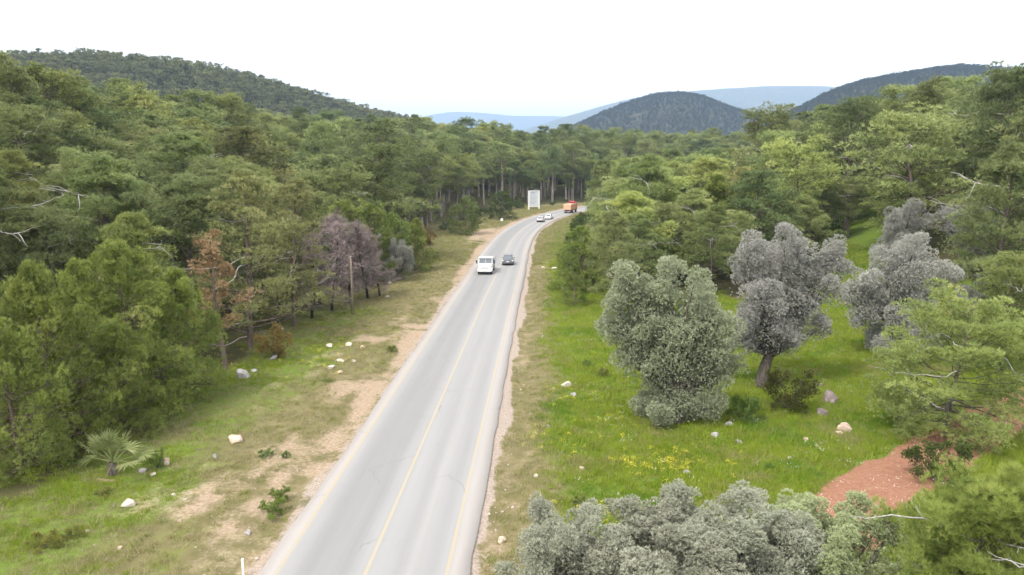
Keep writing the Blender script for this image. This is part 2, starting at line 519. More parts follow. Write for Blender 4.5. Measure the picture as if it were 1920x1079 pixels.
def masks(x, y, s):
    """what covers the ground: lush grass, bare soil, gravel, red earth, forest litter"""
    a = np.abs(s)
    P = np.stack([x.ravel(), y.ravel(), np.zeros(x.size)], 1)
    w = fbm(x / 9, y / 9, 21, 3)
    w2 = fbm(s / 1.7, y / 6.0, 31, 4)
    right = s > 0
    lush = np.where(right, ss(5.5, 11.5, a + 1.5 * w), 0.08 + 0.45 * ss(9, 15, a + 3 * w) + 0.5 * w)
    lush = np.where(~right, lush - 0.25 * ss(100, 150, y), lush)
    near = ss(95, 70, y)
    track = np.exp(-((a - (7.8 + 1.0 * np.sin(y / 13.0))) / 2.2)**2) * (0.32 + 0.95 * w2)
    w3 = fbm(x / 3.2, y / 5.0, 83, 4)
    soil = np.where(right, 0.28 * ss(9, 5, a) + 0.22 * w2 * ss(12, 6, a), track * near * 1.15 + 0.45 * ss(7.0, 5.0, a) * (0.75 + 0.9 * w2) + 0.6 * ss(0.05, 0.5, w3) * ss(18, 11, a))
    farsoil = np.where(~right, 1.05 * ss(7.2, 5.4, a) * ss(85, 115, y) * (0.8 + 0.6 * w2), 0)
    soil = np.maximum(soil, farsoil)
    grav = np.where(right, 0.85 * ss(5.4, 4.7, a + 0.6 * w2), 0.6 * ss(5.7, 4.8, a + 0.9 * w2))
    # the pull-off on the left before the bend
    po = at_(905, 440)
    d = np.hypot((x - po[0]) * 0.9 - 0.10 * (y - po[1]), (y - po[1]) * 0.17)
    soil = np.maximum(soil, 1.0 * ss(4.6, 1.0, d + 1.4 * w2 + 0.8 * w) * (s < 0))
    pr = at_(1065, 500)
    soil = np.maximum(soil, 0.8 * ss(7, 2, np.hypot(x - pr[0], (y - pr[1]) * 0.5)) * right)
    # the red earth track on the right
    q = [at_(*p) for p in ((1560, 1000), (1620, 930), (1720, 880), (1840, 800), (1960, 745), (2080, 715))]
    rd = np.full(x.shape, 1e9)
    for (x1, y1), (x2, y2) in zip([k[:2] for k in q[:-1]], [k[:2] for k in q[1:]]):
        t = np.clip(((x - x1) * (x2 - x1) + (y - y1) * (y2 - y1)) / ((x2 - x1)**2 + (y2 - y1)**2), 0, 1)
        rd = np.minimum(rd, np.hypot(x - x1 - t * (x2 - x1), y - y1 - t * (y2 - y1)))
    red = ss(2.6, 1.2, rd + 0.6 * w2)
    forest = np.where(right, ss(26, 36, a + 4 * w) * ss(82, 92, y) * (1 - clearing(x, y)), ss(17, 22, a + 3 * w))
    forest = np.maximum(forest, ss(330, 360, y))
    forest = np.where(right & (y > 95), np.maximum(forest, ss(13, 18, a) * (1 - clearing(x, y))), forest)
    return lush, soil, grav, red, forest

def clearing(x, y):
    px, py, _ = project(np.stack([np.ravel(x), np.ravel(y), np.zeros(np.size(x)) + 1.0], 1))
    front = np.ravel(y) > 15
    return (in_poly(px, py, CLEAR) & front).reshape(np.shape(x)).astype(float)

CLEAR = [(880, 1500), (985, 800), (1010, 600), (1050, 565), (1180, 585), (1350, 560), (1530, 500), (1545, 430), (1660, 415), (1660, 500), (1720, 560), (1830, 620), (2300, 680), (2300, 1500)]
_atc = {}
def at_(px, py):
    if (px, py) not in _atc:
        _atc[(px, py)] = at(px, py)
    return _atc[(px, py)]

mk = masks(GX, GY, GS)
gm = mesh_np('ground', gV, [gF], M['ground'], smooth=True, attrs=dict(zip(('lush', 'soil', 'gravel', 'red', 'forest'), [np.clip(m, -0.5, 1.5).ravel() for m in mk])))
ground = tag(link('ground', gm), 'grassy and stony ground on both sides of the road', 'ground', kind='structure')

def ribbon(name, s0, s1, z, mat, cols, parent=None, wob=0.0, thick=None, lo=0, hi=None):
    """a strip along the road between offsets s0 and s1"""
    C, Nn, L = RC[lo:hi], RN[lo:hi], RL[lo:hi]
    S = np.linspace(s0, s1, cols)
    e = np.zeros((len(C), cols))
    if wob:
        e[:, 0] = wob * (fbm(L / 1.7, L * 0, 41, 4) + 0.6 * fbm(L / 11, L * 0, 42, 3))
        e[:, -1] = wob * (fbm(L / 1.7, L * 0, 51, 4) + 0.6 * fbm(L / 11, L * 0, 52, 3))
    SS = S[None] + e
    V = np.empty((len(C), cols, 3))
    V[..., 0] = C[:, None, 0] + Nn[:, None, 0] * SS
    V[..., 1] = C[:, None, 1] + Nn[:, None, 1] * SS
    V[..., 2] = z
    if thick:
        V = np.concatenate([V[:, :1] + [0, 0, -thick], V, V[:, -1:] + [0, 0, -thick]], 1)
        SS = np.concatenate([SS[:, :1], SS, SS[:, -1:]], 1)
    k = V.shape[1]
    i, j = np.meshgrid(np.arange(len(C) - 1), np.arange(k - 1), indexing='ij')
    q = np.stack([i * k + j, i * k + j + 1, (i + 1) * k + j + 1, (i + 1) * k + j], -1).reshape(-1, 4)
    uv = np.stack([SS, np.broadcast_to(L[:, None], SS.shape)], -1).reshape(-1, 2)
    return link(name, mesh_np(name, V.reshape(-1, 3), [q], mat, uv=uv), parent)

road = tag(ribbon('road', -4.35, 4.3, 0.05, M['road'], 13, wob=0.13, thick=0.35), 'pale worn asphalt country road bending right into the forest', 'road', kind='structure')
for s_ in (-3.72, 0.0, 3.36):
    ribbon('centre_line' if s_ == 0 else 'edge_line', s_ - 0.075, s_ + 0.075, 0.054, M['line'], 2, road)

# ------------------------------------------------------------------ hills and mountains
def ridge(name, pts, d, label, mat, front=0.7, back=1.3, rough=0.02, cols=180, rows=36, base=6.0, seed=1):
    P = np.array(pts, float)
    px = np.linspace(P[0, 0], P[-1, 0], cols)
    py = np.interp(px, P[:, 0], P[:, 1])
    k = np.ones(7) / 7
    py = np.convolve(np.pad(py, 3, mode='edge'), k, 'valid')
    dd = np.interp(px, P[:, 0], P[:, 2]) if P.shape[1] > 2 else np.full(cols, d)
    R = np.array([ray(a, b) for a, b in zip(px, py)])
    zr = HC + dd * R[:, 2] / R[:, 1]
    xr = R[:, 0] / R[:, 1]
    t = np.linspace(-1, 1, rows)
    V = np.empty((rows, cols, 3))
    for i, a in enumerate(t):
        m = 1 + (a * (1 - front) if a < 0 else a * (back - 1))
        prof = 0.5 + 0.5 * cos(pi * abs(a)**1.15)
        y = dd * m
        V[i, :, 1] = y
        V[i, :, 0] = xr * y
        nz = fbm(xr * y / (0.16 * d), y / (0.16 * d), seed, 5)
        V[i, :, 2] = base + (zr - base) * prof * (1 + 0.22 * nz * (1 - prof)**0.7) + d * rough * nz * 0.12 * (abs(a) > 0.05)
    i, j = np.meshgrid(np.arange(rows - 1), np.arange(cols - 1), indexing='ij')
    q = np.stack([i * cols + j, i * cols + j + 1, (i + 1) * cols + j + 1, (i + 1) * cols + j], -1).reshape(-1, 4)
    o = tag(link(name, mesh_np(name, V.reshape(-1, 3), [q], mat, smooth=True)), label, 'hill' if 'hill' in name else 'mountain', kind='structure')
    return o, V

hillL, VL = ridge('hill', [(-500, 205, 520), (-250, 155, 560), (-60, 132, 600), (60, 125, 620), (180, 123, 640), (300, 133, 660), (420, 151, 690), (520, 177, 720), (620, 206, 750), (720, 231, 790), (820, 253, 830), (900, 269, 860), (1000, 290, 900)], 680,
                  'long forested hill with a tree-lined ridge falling from the upper left', M['hillgreen'], seed=3)
hillC, VC = ridge('hill', [(960, 291), (1020, 260), (1080, 239), (1130, 215), (1180, 195), (1225, 182), (1270, 178), (1320, 185), (1360, 202), (1400, 215), (1440, 225), (1500, 241), (1600, 268), (1700, 291)], 1900,
                  'dark blue-green rounded hill behind the bend of the road', M['hillgreen'], seed=6)
hillR, VR = ridge('hill', [(1380, 289), (1430, 251), (1470, 223), (1510, 200), (1560, 176), (1620, 156), (1700, 141), (1790, 129), (1850, 132), (1920, 142), (2050, 164), (2200, 189), (2400, 244)], 1450,
                  'large blue-green wooded hill rising behind the forest at upper right', M['hillgreen'], seed=9)
ridge('hill', [(1350, 262), (1410, 222), (1450, 198), (1475, 199), (1500, 212), (1540, 236), (1600, 270)], 2600, 'small rocky knoll peeping between the two dark wooded hills', M['mountain'], seed=12, cols=80)
ridge('mountain', [(900, 262), (1000, 240), (1060, 220), (1120, 203), (1180, 187), (1240, 178), (1310, 171), (1370, 167), (1440, 164), (1510, 162), (1560, 163), (1650, 180), (1800, 215), (2000, 262)], 7200,
      'pale blue flat-topped mountain behind the dark wooded hills', M['mountain'], seed=15, rough=0.01)
ridge('mountain', [(640, 270), (740, 238), (800, 218), (850, 211), (900, 213), (960, 219), (1040, 219), (1100, 222), (1200, 232), (1350, 262)], 12200,
      'palest blue mountain range on the horizon above the road', M['mountain'], seed=18, rough=0.01, front=0.8, back=1.07)

# ------------------------------------------------------------------ foliage generators
def unit(v):
    return v / (np.linalg.norm(v, axis=-1, keepdims=True) + 1e-9)

def fan(P, D, n, L, Wd, spread, rng, tone, quad=False):
    """n thin leaves from every point P, fanned round direction D -> verts, faces, tone"""
    m = len(P)
    P = np.repeat(P, n, 0)
    dirs = unit(np.repeat(D, n, 0) + spread * rng.normal(size=(m * n, 3)))
    l = L * rng.uniform(0.6, 1.25, (m * n, 1))
    side = unit(np.cross(dirs, rng.normal(size=(m * n, 3))))
    w = Wd * rng.uniform(0.7, 1.3, (m * n, 1))
    tn = np.repeat(tone, n) + rng.normal(0, 0.06, m * n)
    if quad:
        V = np.stack([P, P + dirs * l * 0.5 + side * w * 0.5, P + dirs * l, P + dirs * l * 0.5 - side * w * 0.5], 1).reshape(-1, 3)
        return V, np.arange(m * n * 4).reshape(-1, 4), np.repeat(tn, 4)
    V = np.stack([P - side * w * 0.5, P + side * w * 0.5, P + dirs * l], 1).reshape(-1, 3)
    return V, np.arange(m * n * 3).reshape(-1, 3), np.repeat(tn, 3)

class Wood:
    def __init__(self):
        self.V, self.Q, self.n = [], [], 0
    def tube(self, P, R, sides=5):
        V, q = tube_arrays(np.array(P), np.array(R), sides)
        self.V.append(V)
        self.Q.append(q + self.n)
        self.n += len(V)
    def mesh(self, name, mat):
        return mesh_np(name, np.vstack(self.V), [np.vstack(self.Q)], mat, smooth=True)

def crooked(rng, p0, d, L, n=6, wig=0.16, up=0.15):
    pts = [np.array(p0, float)]
    d = unit(np.array(d, float))
    for i in range(n):
        d = unit(d + wig * rng.normal(size=3) + [0, 0, up / n])
        pts.append(pts[-1] + d * L / n)
    return np.array(pts)

def make_pine(name, seed, H=12.0, R=3.6, t0=0.35, nb=34, prof='dome', elev=(0.05, 0.9), tufts=9, clump=(0.6, 0.34), needles=8, L=0.3, Wd=0.05,
              lean=0.5, mat='pine', barkmat='bark', dead=0, sub=5, gap=0.12, trunkr=0.2, upd=0.8, density=1.0, pw=0.92, upturn=0.35, spread=0.55):
    rng = np.random.default_rng(seed)
    wood = Wood()
    n = 10
    a = rng.uniform(0, 2 * pi)
    tt = np.linspace(0, 1, n)
    off = lean * (tt**1.6)[:, None] * np.array([cos(a), sin(a)]) + 0.18 * np.cumsum(rng.normal(size=(n, 2)), 0) * tt[:, None] * 0.5
    TP = np.column_stack([off, tt * H * 0.97])
    wood.tube(TP, trunkr * (H / 12) * (1 - 0.86 * tt) + 0.015, 8)
    def trunk(t):
        return np.array([np.interp(t, tt, TP[:, k]) for k in range(3)])
    PP, DD, TN = [], [], []
    for i in range(nb):
        f = (i + 0.5) / nb
        t = t0 + (0.985 - t0) * f**pw
        if rng.random() < gap:
            continue
        az = i * 2.399 + rng.normal(0, 0.35)
        g = (t - t0) / (1 - t0)
        if prof == 'dome':
            r = math.sqrt(max(0.05, 1 - (max(0, g - 0.28) / 0.75)**2)) * (0.55 + 0.45 * min(1, g / 0.28))
        elif prof == 'umbrella':
            r = 1.05 * math.sqrt(max(0.06, 1 - (max(0, g - 0.55) / 0.47)**2)) * (0.35 + 0.65 * min(1, g / 0.5))
        elif prof == 'cone':
            r = (1 - g)**0.75 * (0.75 + 0.25 * min(1, g / 0.12)) + 0.07
        elif prof == 'tiers':
            r = (1 - 0.6 * g) * (0.4 + 0.75 * (0.5 + 0.5 * sin(g * 19 + seed))) + 0.06
        else:
            r = (1 - g**2.2) * (0.8 + 0.2 * g) + 0.09
        ln = R * r * rng.uniform(0.68, 1.18)
        e = elev[0] + (elev[1] - elev[0]) * g + rng.normal(0, 0.1)
        d = np.array([cos(az) * cos(e), sin(az) * cos(e), sin(e)])
        b = crooked(rng, trunk(t), d, ln, 5, 0.13, upturn)
        br = max(0.014, 0.05 * (H / 12) * (1 - 0.6 * g) * ln / 3)
        wood.tube(b, np.linspace(br, 0.008, 6), 4)
        tb = rng.normal(0.42, 0.13)
        ns = max(2, int(sub * (0.55 + 0.6 * ln / R)))
        ends = []
        for k in range(ns):
            q = 0.32 + 0.68 * (k + rng.random()) / ns
            p0 = np.array([np.interp(q, np.linspace(0, 1, 6), b[:, c]) for c in range(3)])
            sg = -1 if k % 2 else 1
            az2 = az + sg * rng.uniform(0.4, 1.15)
            e2 = e * 0.6 + rng.uniform(0.1, 0.55)
            l2 = ln * rng.uniform(0.16, 0.36) * (1.25 - 0.55 * q) + 0.12
            d2 = np.array([cos(az2) * cos(e2), sin(az2) * cos(e2), sin(e2)])
            sbr = crooked(rng, p0, d2, l2, 3, 0.12, 0.3)
            wood.tube(sbr, np.linspace(br * 0.4, 0.005, 4), 3)
            ends.append((sbr[-1], d2))
        ends.append((b[-1], d))
        for p0, d2 in ends:
            m = max(3, int(tufts * density * rng.uniform(0.7, 1.3)))
            c = unit(rng.normal(size=(m, 3)))
            c[:, 2] = np.where(rng.random(m) < 0.75, np.abs(c[:, 2]), c[:, 2])
            sz = rng.uniform(0.55, 1.35) * min(1.0, 0.45 + 0.7 * ln / R)
            PP.append(p0 + c * np.array([clump[0], clump[0], clump[1]]) * sz * rng.uniform(0.45, 1.0, (m, 1))**0.6)
            DD.append(unit(0.3 * d2 + np.array([0, 0, upd * 0.6]) + c * [1, 1, 0.7]))
            TN.append(np.clip(tb + rng.normal(0, 0.1) + rng.normal(0, 0.1, m), 0, 1))
    PP, DD, TN = np.vstack(PP), np.vstack(DD), np.concatenate(TN)
    V, Fc, T = fan(PP, DD, needles, L, Wd, spread, rng, TN)
    parts = [('trunk', wood.mesh(name + '_trunk', M[barkmat])), ('crown', mesh_np(name + '_crown', V, [Fc], M[mat], attrs={'tone': np.clip(T, 0, 1)}))]
    for k in range(dead):
        w = Wood()
        t = rng.uniform(t0 * 0.7, 0.9)
        az = rng.uniform(0, 2 * pi)
        b = crooked(rng, trunk(t), (cos(az), sin(az), rng.uniform(0.0, 0.5)), R * rng.uniform(1.0, 1.5), 8, 0.24, 0.2)
        w.tube(b, np.linspace(0.05, 0.01, 9), 5)
        for _ in range(4):
            q = rng.integers(3, 8)
            w.tube(crooked(rng, b[q], b[q] - b[q - 1] + rng.normal(0, 0.4, 3) * 0.8, R * rng.uniform(0.15, 0.4), 4, 0.25), np.linspace(0.022, 0.006, 5), 4)
        parts.append(('dead_branch', w.mesh(name + '_dead_branch', M['deadwood'])))
    return dict(parts=parts, H=float(np.quantile(V[:, 2], 0.995)), R=R, tris=len(Fc))

def make_olive(name, seed, lobes=None, H=6.5, R=3.2, nl=34, sprigs=300, leaves=6, L=0.15, Wd=0.065, t0=0.3, mat='olive', barkmat='oldbark', trunkr=0.36, tonebase=0.5, gnarly=True):
    """round leafy lobes carried by a forked trunk"""
    rng = np.random.default_rng(seed)
    if lobes is None:
        lobes = []
        for i in range(nl):
            z = H * (t0 + (0.92 - t0) * ((i + 0.5) / nl)**0.85)
            g = (z / H - t0) / (1 - t0)
            rr = R * math.sqrt(max(0.08, 1 - ((g - 0.38) / 0.66)**2)) * math.sqrt(rng.uniform(0.12, 1.0))
            az = i * 2.399 + rng.normal(0, 0.5)
            lobes.append((rr * cos(az), rr * sin(az), z, rng.uniform(0.55, 1.0) * R * 0.32))
    wood = Wood()
    lo = np.array([l[:3] for l in lobes])
    zf = H * t0 * 0.75
    ctr = lo[:, :2].mean(0)
    fork = np.array([ctr[0] * 0.35, ctr[1] * 0.35, zf])
    tq = np.linspace(0, 1, 7)[:, None]
    bend = fork * 0.5 + [*rng.normal(0, 0.18, 2), 0]
    wood.tube((1 - tq)**2 * np.array([0, 0, -0.25]) + 2 * tq * (1 - tq) * bend + tq**2 * (fork + [0, 0, 0.15]), np.linspace(trunkr * 1.35, trunkr * 0.8, 7), 9)
    PP, DD, TN = [], [], []
    for x, y, z, r in lobes:
        c = np.array([x, y, z])
        mid = fork * 0.45 + c * 0.55 + rng.normal(0, 0.22, 3)
        tq = np.linspace(0, 1, 6)[:, None]
        b = (1 - tq)**2 * fork + 2 * tq * (1 - tq) * mid + tq**2 * c
        wood.tube(b, np.array([0.6, 0.36, 0.24, 0.16, 0.1, 0.05]) * trunkr, 6)
        for _ in range(2):
            wood.tube(crooked(rng, b[4], unit(rng.normal(size=3) + [0, 0, 0.4]), r * 0.8, 3, 0.2), np.linspace(0.02, 0.006, 4), 3)
        subs = [(c, r * 0.62)]
        nsub = 6 if r > 0.45 else 3
        for q_ in range(nsub):
            dq = unit(rng.normal(size=3) + np.array([0, 0, 0.45]))
            subs.append((c + dq * r * rng.uniform(0.5, 0.75), r * rng.uniform(0.36, 0.52)))
        m = 0
        for cc, rr_ in subs:
            mm = max(8, int(sprigs * rr_**2 * rng.uniform(0.8, 1.2)))
            d = unit(rng.normal(size=(mm, 3)) + [0, 0, 0.3])
            PP.append(cc + d * (rr_ * rng.uniform(0.55, 1.08, mm)**0.6)[:, None] * [1, 1, 0.88])
            DD.append(unit(d + [0, 0, 0.55]))
            TN.append(np.clip(tonebase + rng.normal(0, 0.09) + rng.normal(0, 0.11, mm), 0, 1))
            m += mm
        m2 = m // 3                                         # leafy shoots along the limb
        q = rng.uniform(0.4, 1.0, (m2, 1))
        PP.append((1 - q)**2 * fork + 2 * q * (1 - q) * mid + q**2 * c + rng.normal(0, 0.36 * r, (m2, 3)))
        DD.append(unit(rng.normal(size=(m2, 3)) + [0, -0.2, 0.6]))
        TN.append(np.clip(tonebase - 0.1 + rng.normal(0, 0.13, m2), 0, 1))  # inner shoots toned darker, the crown's inner shading put into leaf colour
    V, Fc, T = fan(np.vstack(PP), np.vstack(DD), leaves, L, Wd, 0.6, rng, np.concatenate(TN))
    return dict(parts=[('trunk', wood.mesh(name + '_trunk', M[barkmat])), ('crown', mesh_np(name + '_crown', V, [Fc], M[mat], attrs={'tone': np.clip(T, 0, 1)}))], H=float(np.quantile(V[:, 2], 0.997)), R=R)

def make_burnt(name, seed, H=9.0, R=2.6):
    """leafless tree: charred stem, a haze of dry purple-brown twigs"""
    rng = np.random.default_rng(seed)
    wood = Wood()
    TP = crooked(rng, (0, 0, -0.1), (0, 0, 1), H, 9, 0.05, 0.1)
    wood.tube(TP, np.linspace(0.13, 0.02, 10), 7)
    PP, DD = [], []
    for i in range(46):
        t = 0.10 + 0.89 * (i + rng.random()) / 46
        p = np.array([np.interp(t, np.linspace(0, 1, 10), TP[:, k]) for k in range(3)])
        az = i * 2.399 + rng.normal(0, 0.3)
        e = 0.25 + 0.7 * t + rng.normal(0, 0.12)
        ln = R * (1.12 - 0.75 * t) * rng.uniform(0.6, 1.15)
        b = crooked(rng, p, (cos(az) * cos(e), sin(az) * cos(e), sin(e)), ln, 6, 0.12, 0.3)
        wood.tube(b, np.linspace(0.03, 0.008, 7), 4)
        for k in range(13):
            q = rng.integers(2, 7)
            d = unit(b[q] - b[q - 1] + 0.5 * rng.normal(size=3) + [0, 0, 0.2])
            l2 = ln * rng.uniform(0.15, 0.4)
            s = np.linspace(0, 1, 5)[:, None]
            PP.append(b[q] + d * s * l2)
            DD.append(np.repeat(d[None], 5, 0))
    PP, DD = np.vstack(PP), np.vstack(DD)
    V, Fc, T = fan(PP, DD, 5, 0.5, 0.014, 0.5, rng, rng.normal(0.5, 0.2, len(PP)))
    return dict(parts=[('trunk', wood.mesh(name + '_trunk', M['burnt'])), ('crown', mesh_np(name + '_crown', V, [Fc], M['twig'], attrs={'tone': np.clip(T, 0, 1)}))], H=H, R=R)

def place(kind, name, base, H, label, cat, group=None, rz=None, wid=1.0, tint=(1, 1, 1), sink=0.08, parts=None):
    """one tree: an Empty at its foot with its own trunk and crown (mesh data shared with others of the variant)"""
    k = H / kind['H']
    o = empty(name, (base[0], base[1], base[2] - sink), RNG.uniform(0, 2 * pi) if rz is None else rz, (k * wid, k * wid, k))
    for nm, me in kind['parts']:
        c = link(nm, me, o)
        if nm == 'crown':
            c.color = (*tint, 1)
    return tag(o, label, cat, group)

# ------------------------------------------------------------------ tree variants
NEAR = dict(tufts=34, needles=10, L=0.28, Wd=0.038, clump=(0.92, 0.55), sub=4)
MIDP = dict(tufts=17, needles=8, L=0.37, Wd=0.072, sub=4, clump=(0.95, 0.58))
PN = [make_pine('pine_near_a', 11, 12, 4.0, 0.28, 54, 'dome', dead=2, **NEAR),
      make_pine('pine_near_b', 12, 12, 4.3, 0.36, 50, 'umbrella', dead=2, lean=1.0, **NEAR),
      make_pine('pine_near_c', 13, 12, 3.9, 0.2, 60, 'tiers', dead=1, **NEAR),
      make_pine('pine_near_d', 14, 12, 4.2, 0.12, 64, 'broad', dead=2, **NEAR)]
SPARSE = make_pine('pine_sparse', 15, 14, 4.8, 0.08, 66, 'broad', dead=6, gap=0.1, tufts=24, needles=8, L=0.25, Wd=0.042, clump=(0.8, 0.36), lean=0.8)
PM = [make_pine('pine_mid_a', 21, 12, 4.1, 0.30, 46, 'dome', **MIDP), make_pine('pine_mid_b', 22, 12, 4.3, 0.40, 42, 'umbrella', lean=1.0, **MIDP),
      make_pine('pine_mid_c', 23, 12, 4.0, 0.22, 50, 'tiers', **MIDP), make_pine('pine_mid_d', 24, 12, 4.3, 0.12, 54, 'broad', **MIDP),
      make_pine('pine_mid_e', 25, 12, 4.0, 0.34, 46, 'dome', lean=1.2, gap=0.15, dead=2, **MIDP), make_pine('pine_mid_f', 26, 12, 3.9, 0.15, 50, 'broad', gap=0.15, dead=1, **MIDP)]
TALL = [make_pine('pine_tall_a', 31, 14, 3.6, 0.52, 32, 'umbrella', barkmat='palebark', trunkr=0.26, **MIDP), make_pine('pine_tall_b', 32, 14, 3.4, 0.48, 34, 'dome', barkmat='palebark', trunkr=0.26, **MIDP)]
YOUNG = dict(mat='young', elev=(-0.22, 1.15), pw=1.2, upturn=0.25, clump=(0.42, 0.95), upd=2.4, needles=11, L=0.27, Wd=0.032, spread=0.48, gap=0.03, sub=6)
PY = [make_pine('young_pine_a', 41, 11, 4.3, 0.03, 84, 'broad', tufts=20, **YOUNG), make_pine('young_pine_b', 42, 11, 4.1, 0.03, 84, 'cone', tufts=20, **YOUNG)]
YM = dict(YOUNG, needles=6, L=0.4, Wd=0.1, sub=4)
PYM = [make_pine('young_pine_mid', 43, 10, 4.3, 0.03, 70, 'broad', tufts=12, **YM), make_pine('young_pine_mid_b', 44, 10, 4.0, 0.03, 70, 'cone', tufts=12, **YM)]
PFG = make_pine('front_pine', 45, 8.5, 4.2, 0.08, 70, 'broad', mat='young', elev=(0.1, 1.0), clump=(0.42, 0.6), upd=1.8, tufts=26, needles=16, L=0.25, Wd=0.015, spread=0.5, gap=0.05, sub=6, dead=4)
PUMB = make_pine('low_umbrella_pine', 46, 8.5, 5.4, 0.12, 76, 'dome', elev=(-0.4, 0.7), upturn=0.15, pw=1.1, clump=(0.85, 0.40), tufts=37, needles=9, L=0.25, Wd=0.036, gap=0.06, sub=6, dead=5, barkmat='oldbark', lean=0.9, trunkr=0.3)
PDEAD = make_pine('dead_pine', 47, 9.5, 1.9, 0.28, 26, 'tiers', mat='deadpine', clump=(0.42, 0.42), tufts=16, needles=9, L=0.22, Wd=0.035, gap=0.12, sub=4, upd=-0.2)
OL = [make_olive('olive_a', 51), make_olive('olive_b', 52, H=6.0, R=3.4, nl=38)]
OFG = [make_olive('front_olive_a', 53, H=6.6, R=3.0, nl=44, sprigs=800, leaves=7, L=0.10, Wd=0.036, t0=0.2)] * 2
BURN = [make_burnt('burnt_a', 61), make_burnt('burnt_b', 62)]
BUSH = [make_olive('bush_a', 71, H=2.0, R=1.25, nl=20, sprigs=900, leaves=6, L=0.09, Wd=0.04, t0=0.12, mat='bush', trunkr=0.05), make_olive('bush_b', 72, H=2.0, R=1.4, nl=22, sprigs=850, leaves=6, L=0.09, Wd=0.04, t0=0.1, mat='bush', trunkr=0.05)]
PFAR = [make_pine('far_pine_%d' % k, 80 + k, 9, 3.4, 0.2 + 0.1 * (k % 2), 16, ('dome', 'umbrella', 'broad', 'tiers')[k], tufts=4, needles=3, L=0.9, Wd=0.5, sub=2, clump=(0.8, 0.5)) for k in range(4)]

# ------------------------------------------------------------------ trees placed one by one
HAND = []                                                   # (x, y, radius) kept clear of the scattered forest
def put(kind, name, px, py, top, label, cat, rad=3.0, d=None, **kw):
    """foot seen at (px, py), or standing d metres ahead under picture column px; its top reaches picture row top"""
    if d is None:
        b = at(px, py)
    else:
        x = (px - CX) / F * d * 1.0
        b = np.array([x, d, float(height(np.array([x]), np.array([d]))[0])])
    H = topz(b, top)
    HAND.append((b[0], b[1], rad))
    return place(kind, name, b, H, label, cat, **kw)

# left, front row of young pines
put(PY[0], 'young_pine', 40, 885, 600, 'bushy young pine lowest at the left edge, foliage down to the grass', 'pine tree', 4)
put(PY[1], 'young_pine', 110, 845, 495, 'tall bushy young pine with pale shoots behind the fan palm', 'pine tree', 4)
put(PY[0], 'young_pine', 258, 765, 455, 'bright green pointed young pine at the middle of the roadside clump', 'pine tree', 4, wid=1.1)
put(PY[1], 'young_pine', 340, 742, 505, 'young green pine nearest the road in the clump beside the dead orange pine', 'pine tree', 3.5, wid=1.1)
put(PY[0], 'young_pine', -20, 800, 520, 'young pine cut by the left edge, behind the lowest one', 'pine tree', 4)
put(PY[1], 'young_pine', 180, 765, 490, 'young pine hemmed in at the back of the roadside clump', 'pine tree', 3.5)
put(PY[1], 'young_pine', 60, 770, 535, 'young pine with brownish tips deep in the clump at the left edge', 'pine tree', 3.0, tint=(1.1, 1.0, 0.95))
put(PY[0], 'young_pine', 235, 808, 600, 'low bushy young pine just behind the fan palm', 'pine tree', 3.0)
put(PDEAD, 'dead_pine', 425, 705, 432, 'dead pine with orange-brown needles beside the green roadside clump', 'dead tree', 2.2, wid=1.15)
put(SPARSE, 'sparse_pine', 470, 655, 318, 'sparse grey-green pine with bleached bare limbs behind the orange dead pine', 'pine tree', 3.2, tint=(1.15, 1.05, 1.1))
put(SPARSE, 'sparse_pine', 552, 615, 335, 'sparse pine with pale curving limbs just before the leafless burnt trees', 'pine tree', 3.2, rz=2.2, tint=(1.15, 1.05, 1.1))
put(PN[3], 'pine_tree', 235, 0, 400, 'broad yellow-green pine directly behind the pointed young pine', 'pine tree', 3.5, d=58, tint=(1.2, 1.15, 0.9))
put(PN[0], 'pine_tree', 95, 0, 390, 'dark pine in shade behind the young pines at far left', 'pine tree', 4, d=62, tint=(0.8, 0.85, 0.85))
put(PN[1], 'pine_tree', 330, 0, 345, 'umbrella pine with bare silver branches above the yellow-green pine', 'pine tree', 4, d=72)
# burnt group
for k, (x, y, t) in enumerate([(585, 598, 440), (622, 585, 425), (655, 570, 408), (690, 560, 415), (712, 556, 430), (640, 556, 412), (600, 570, 425)]):
    put(BURN[k % 2], 'burnt_tree', x, y, t, 'leafless burnt tree with purple-brown twigs and charred stem behind the utility pole', 'burnt tree', 2.0, wid=1.3, group='leafless burnt trees on the left verge')
for x, d, t in ((640, 100, 375), (690, 104, 382), (735, 110, 400)):
    put(PYM[0], 'young_pine', x, 0, t, 'light green bushy pine standing close behind the leafless burnt trees', 'pine tree', 3.0, d=d, group='light green pines behind the burnt trees', tint=(0.85, 0.88, 0.95))
put(PYM[1], 'young_pine', 778, 508, 410, 'dark green bushy pine right beside the small silvery olive on the left verge', 'pine tree', 2.5)
put(OL[0], 'olive_tree', 748, 528, 446, 'small upright silver-grey olive on the left verge past the burnt trees', 'olive tree', 2.0, wid=0.7)
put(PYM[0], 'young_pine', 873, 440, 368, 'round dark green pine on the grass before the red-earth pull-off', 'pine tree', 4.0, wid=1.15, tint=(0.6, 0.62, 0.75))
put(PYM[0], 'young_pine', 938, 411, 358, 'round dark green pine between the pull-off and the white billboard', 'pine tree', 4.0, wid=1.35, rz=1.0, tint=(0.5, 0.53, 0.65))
put(PM[0], 'pine_tree', 800, 435, 345, 'low spreading pine above the reddish shrub at the forest edge', 'pine tree', 3.5)
put(BUSH[0], 'shrub', 797, 462, 425, 'reddish-brown shrub at the forest edge behind the second pole', 'shrub', 2.0, tint=(1.9, 0.95, 1.1))
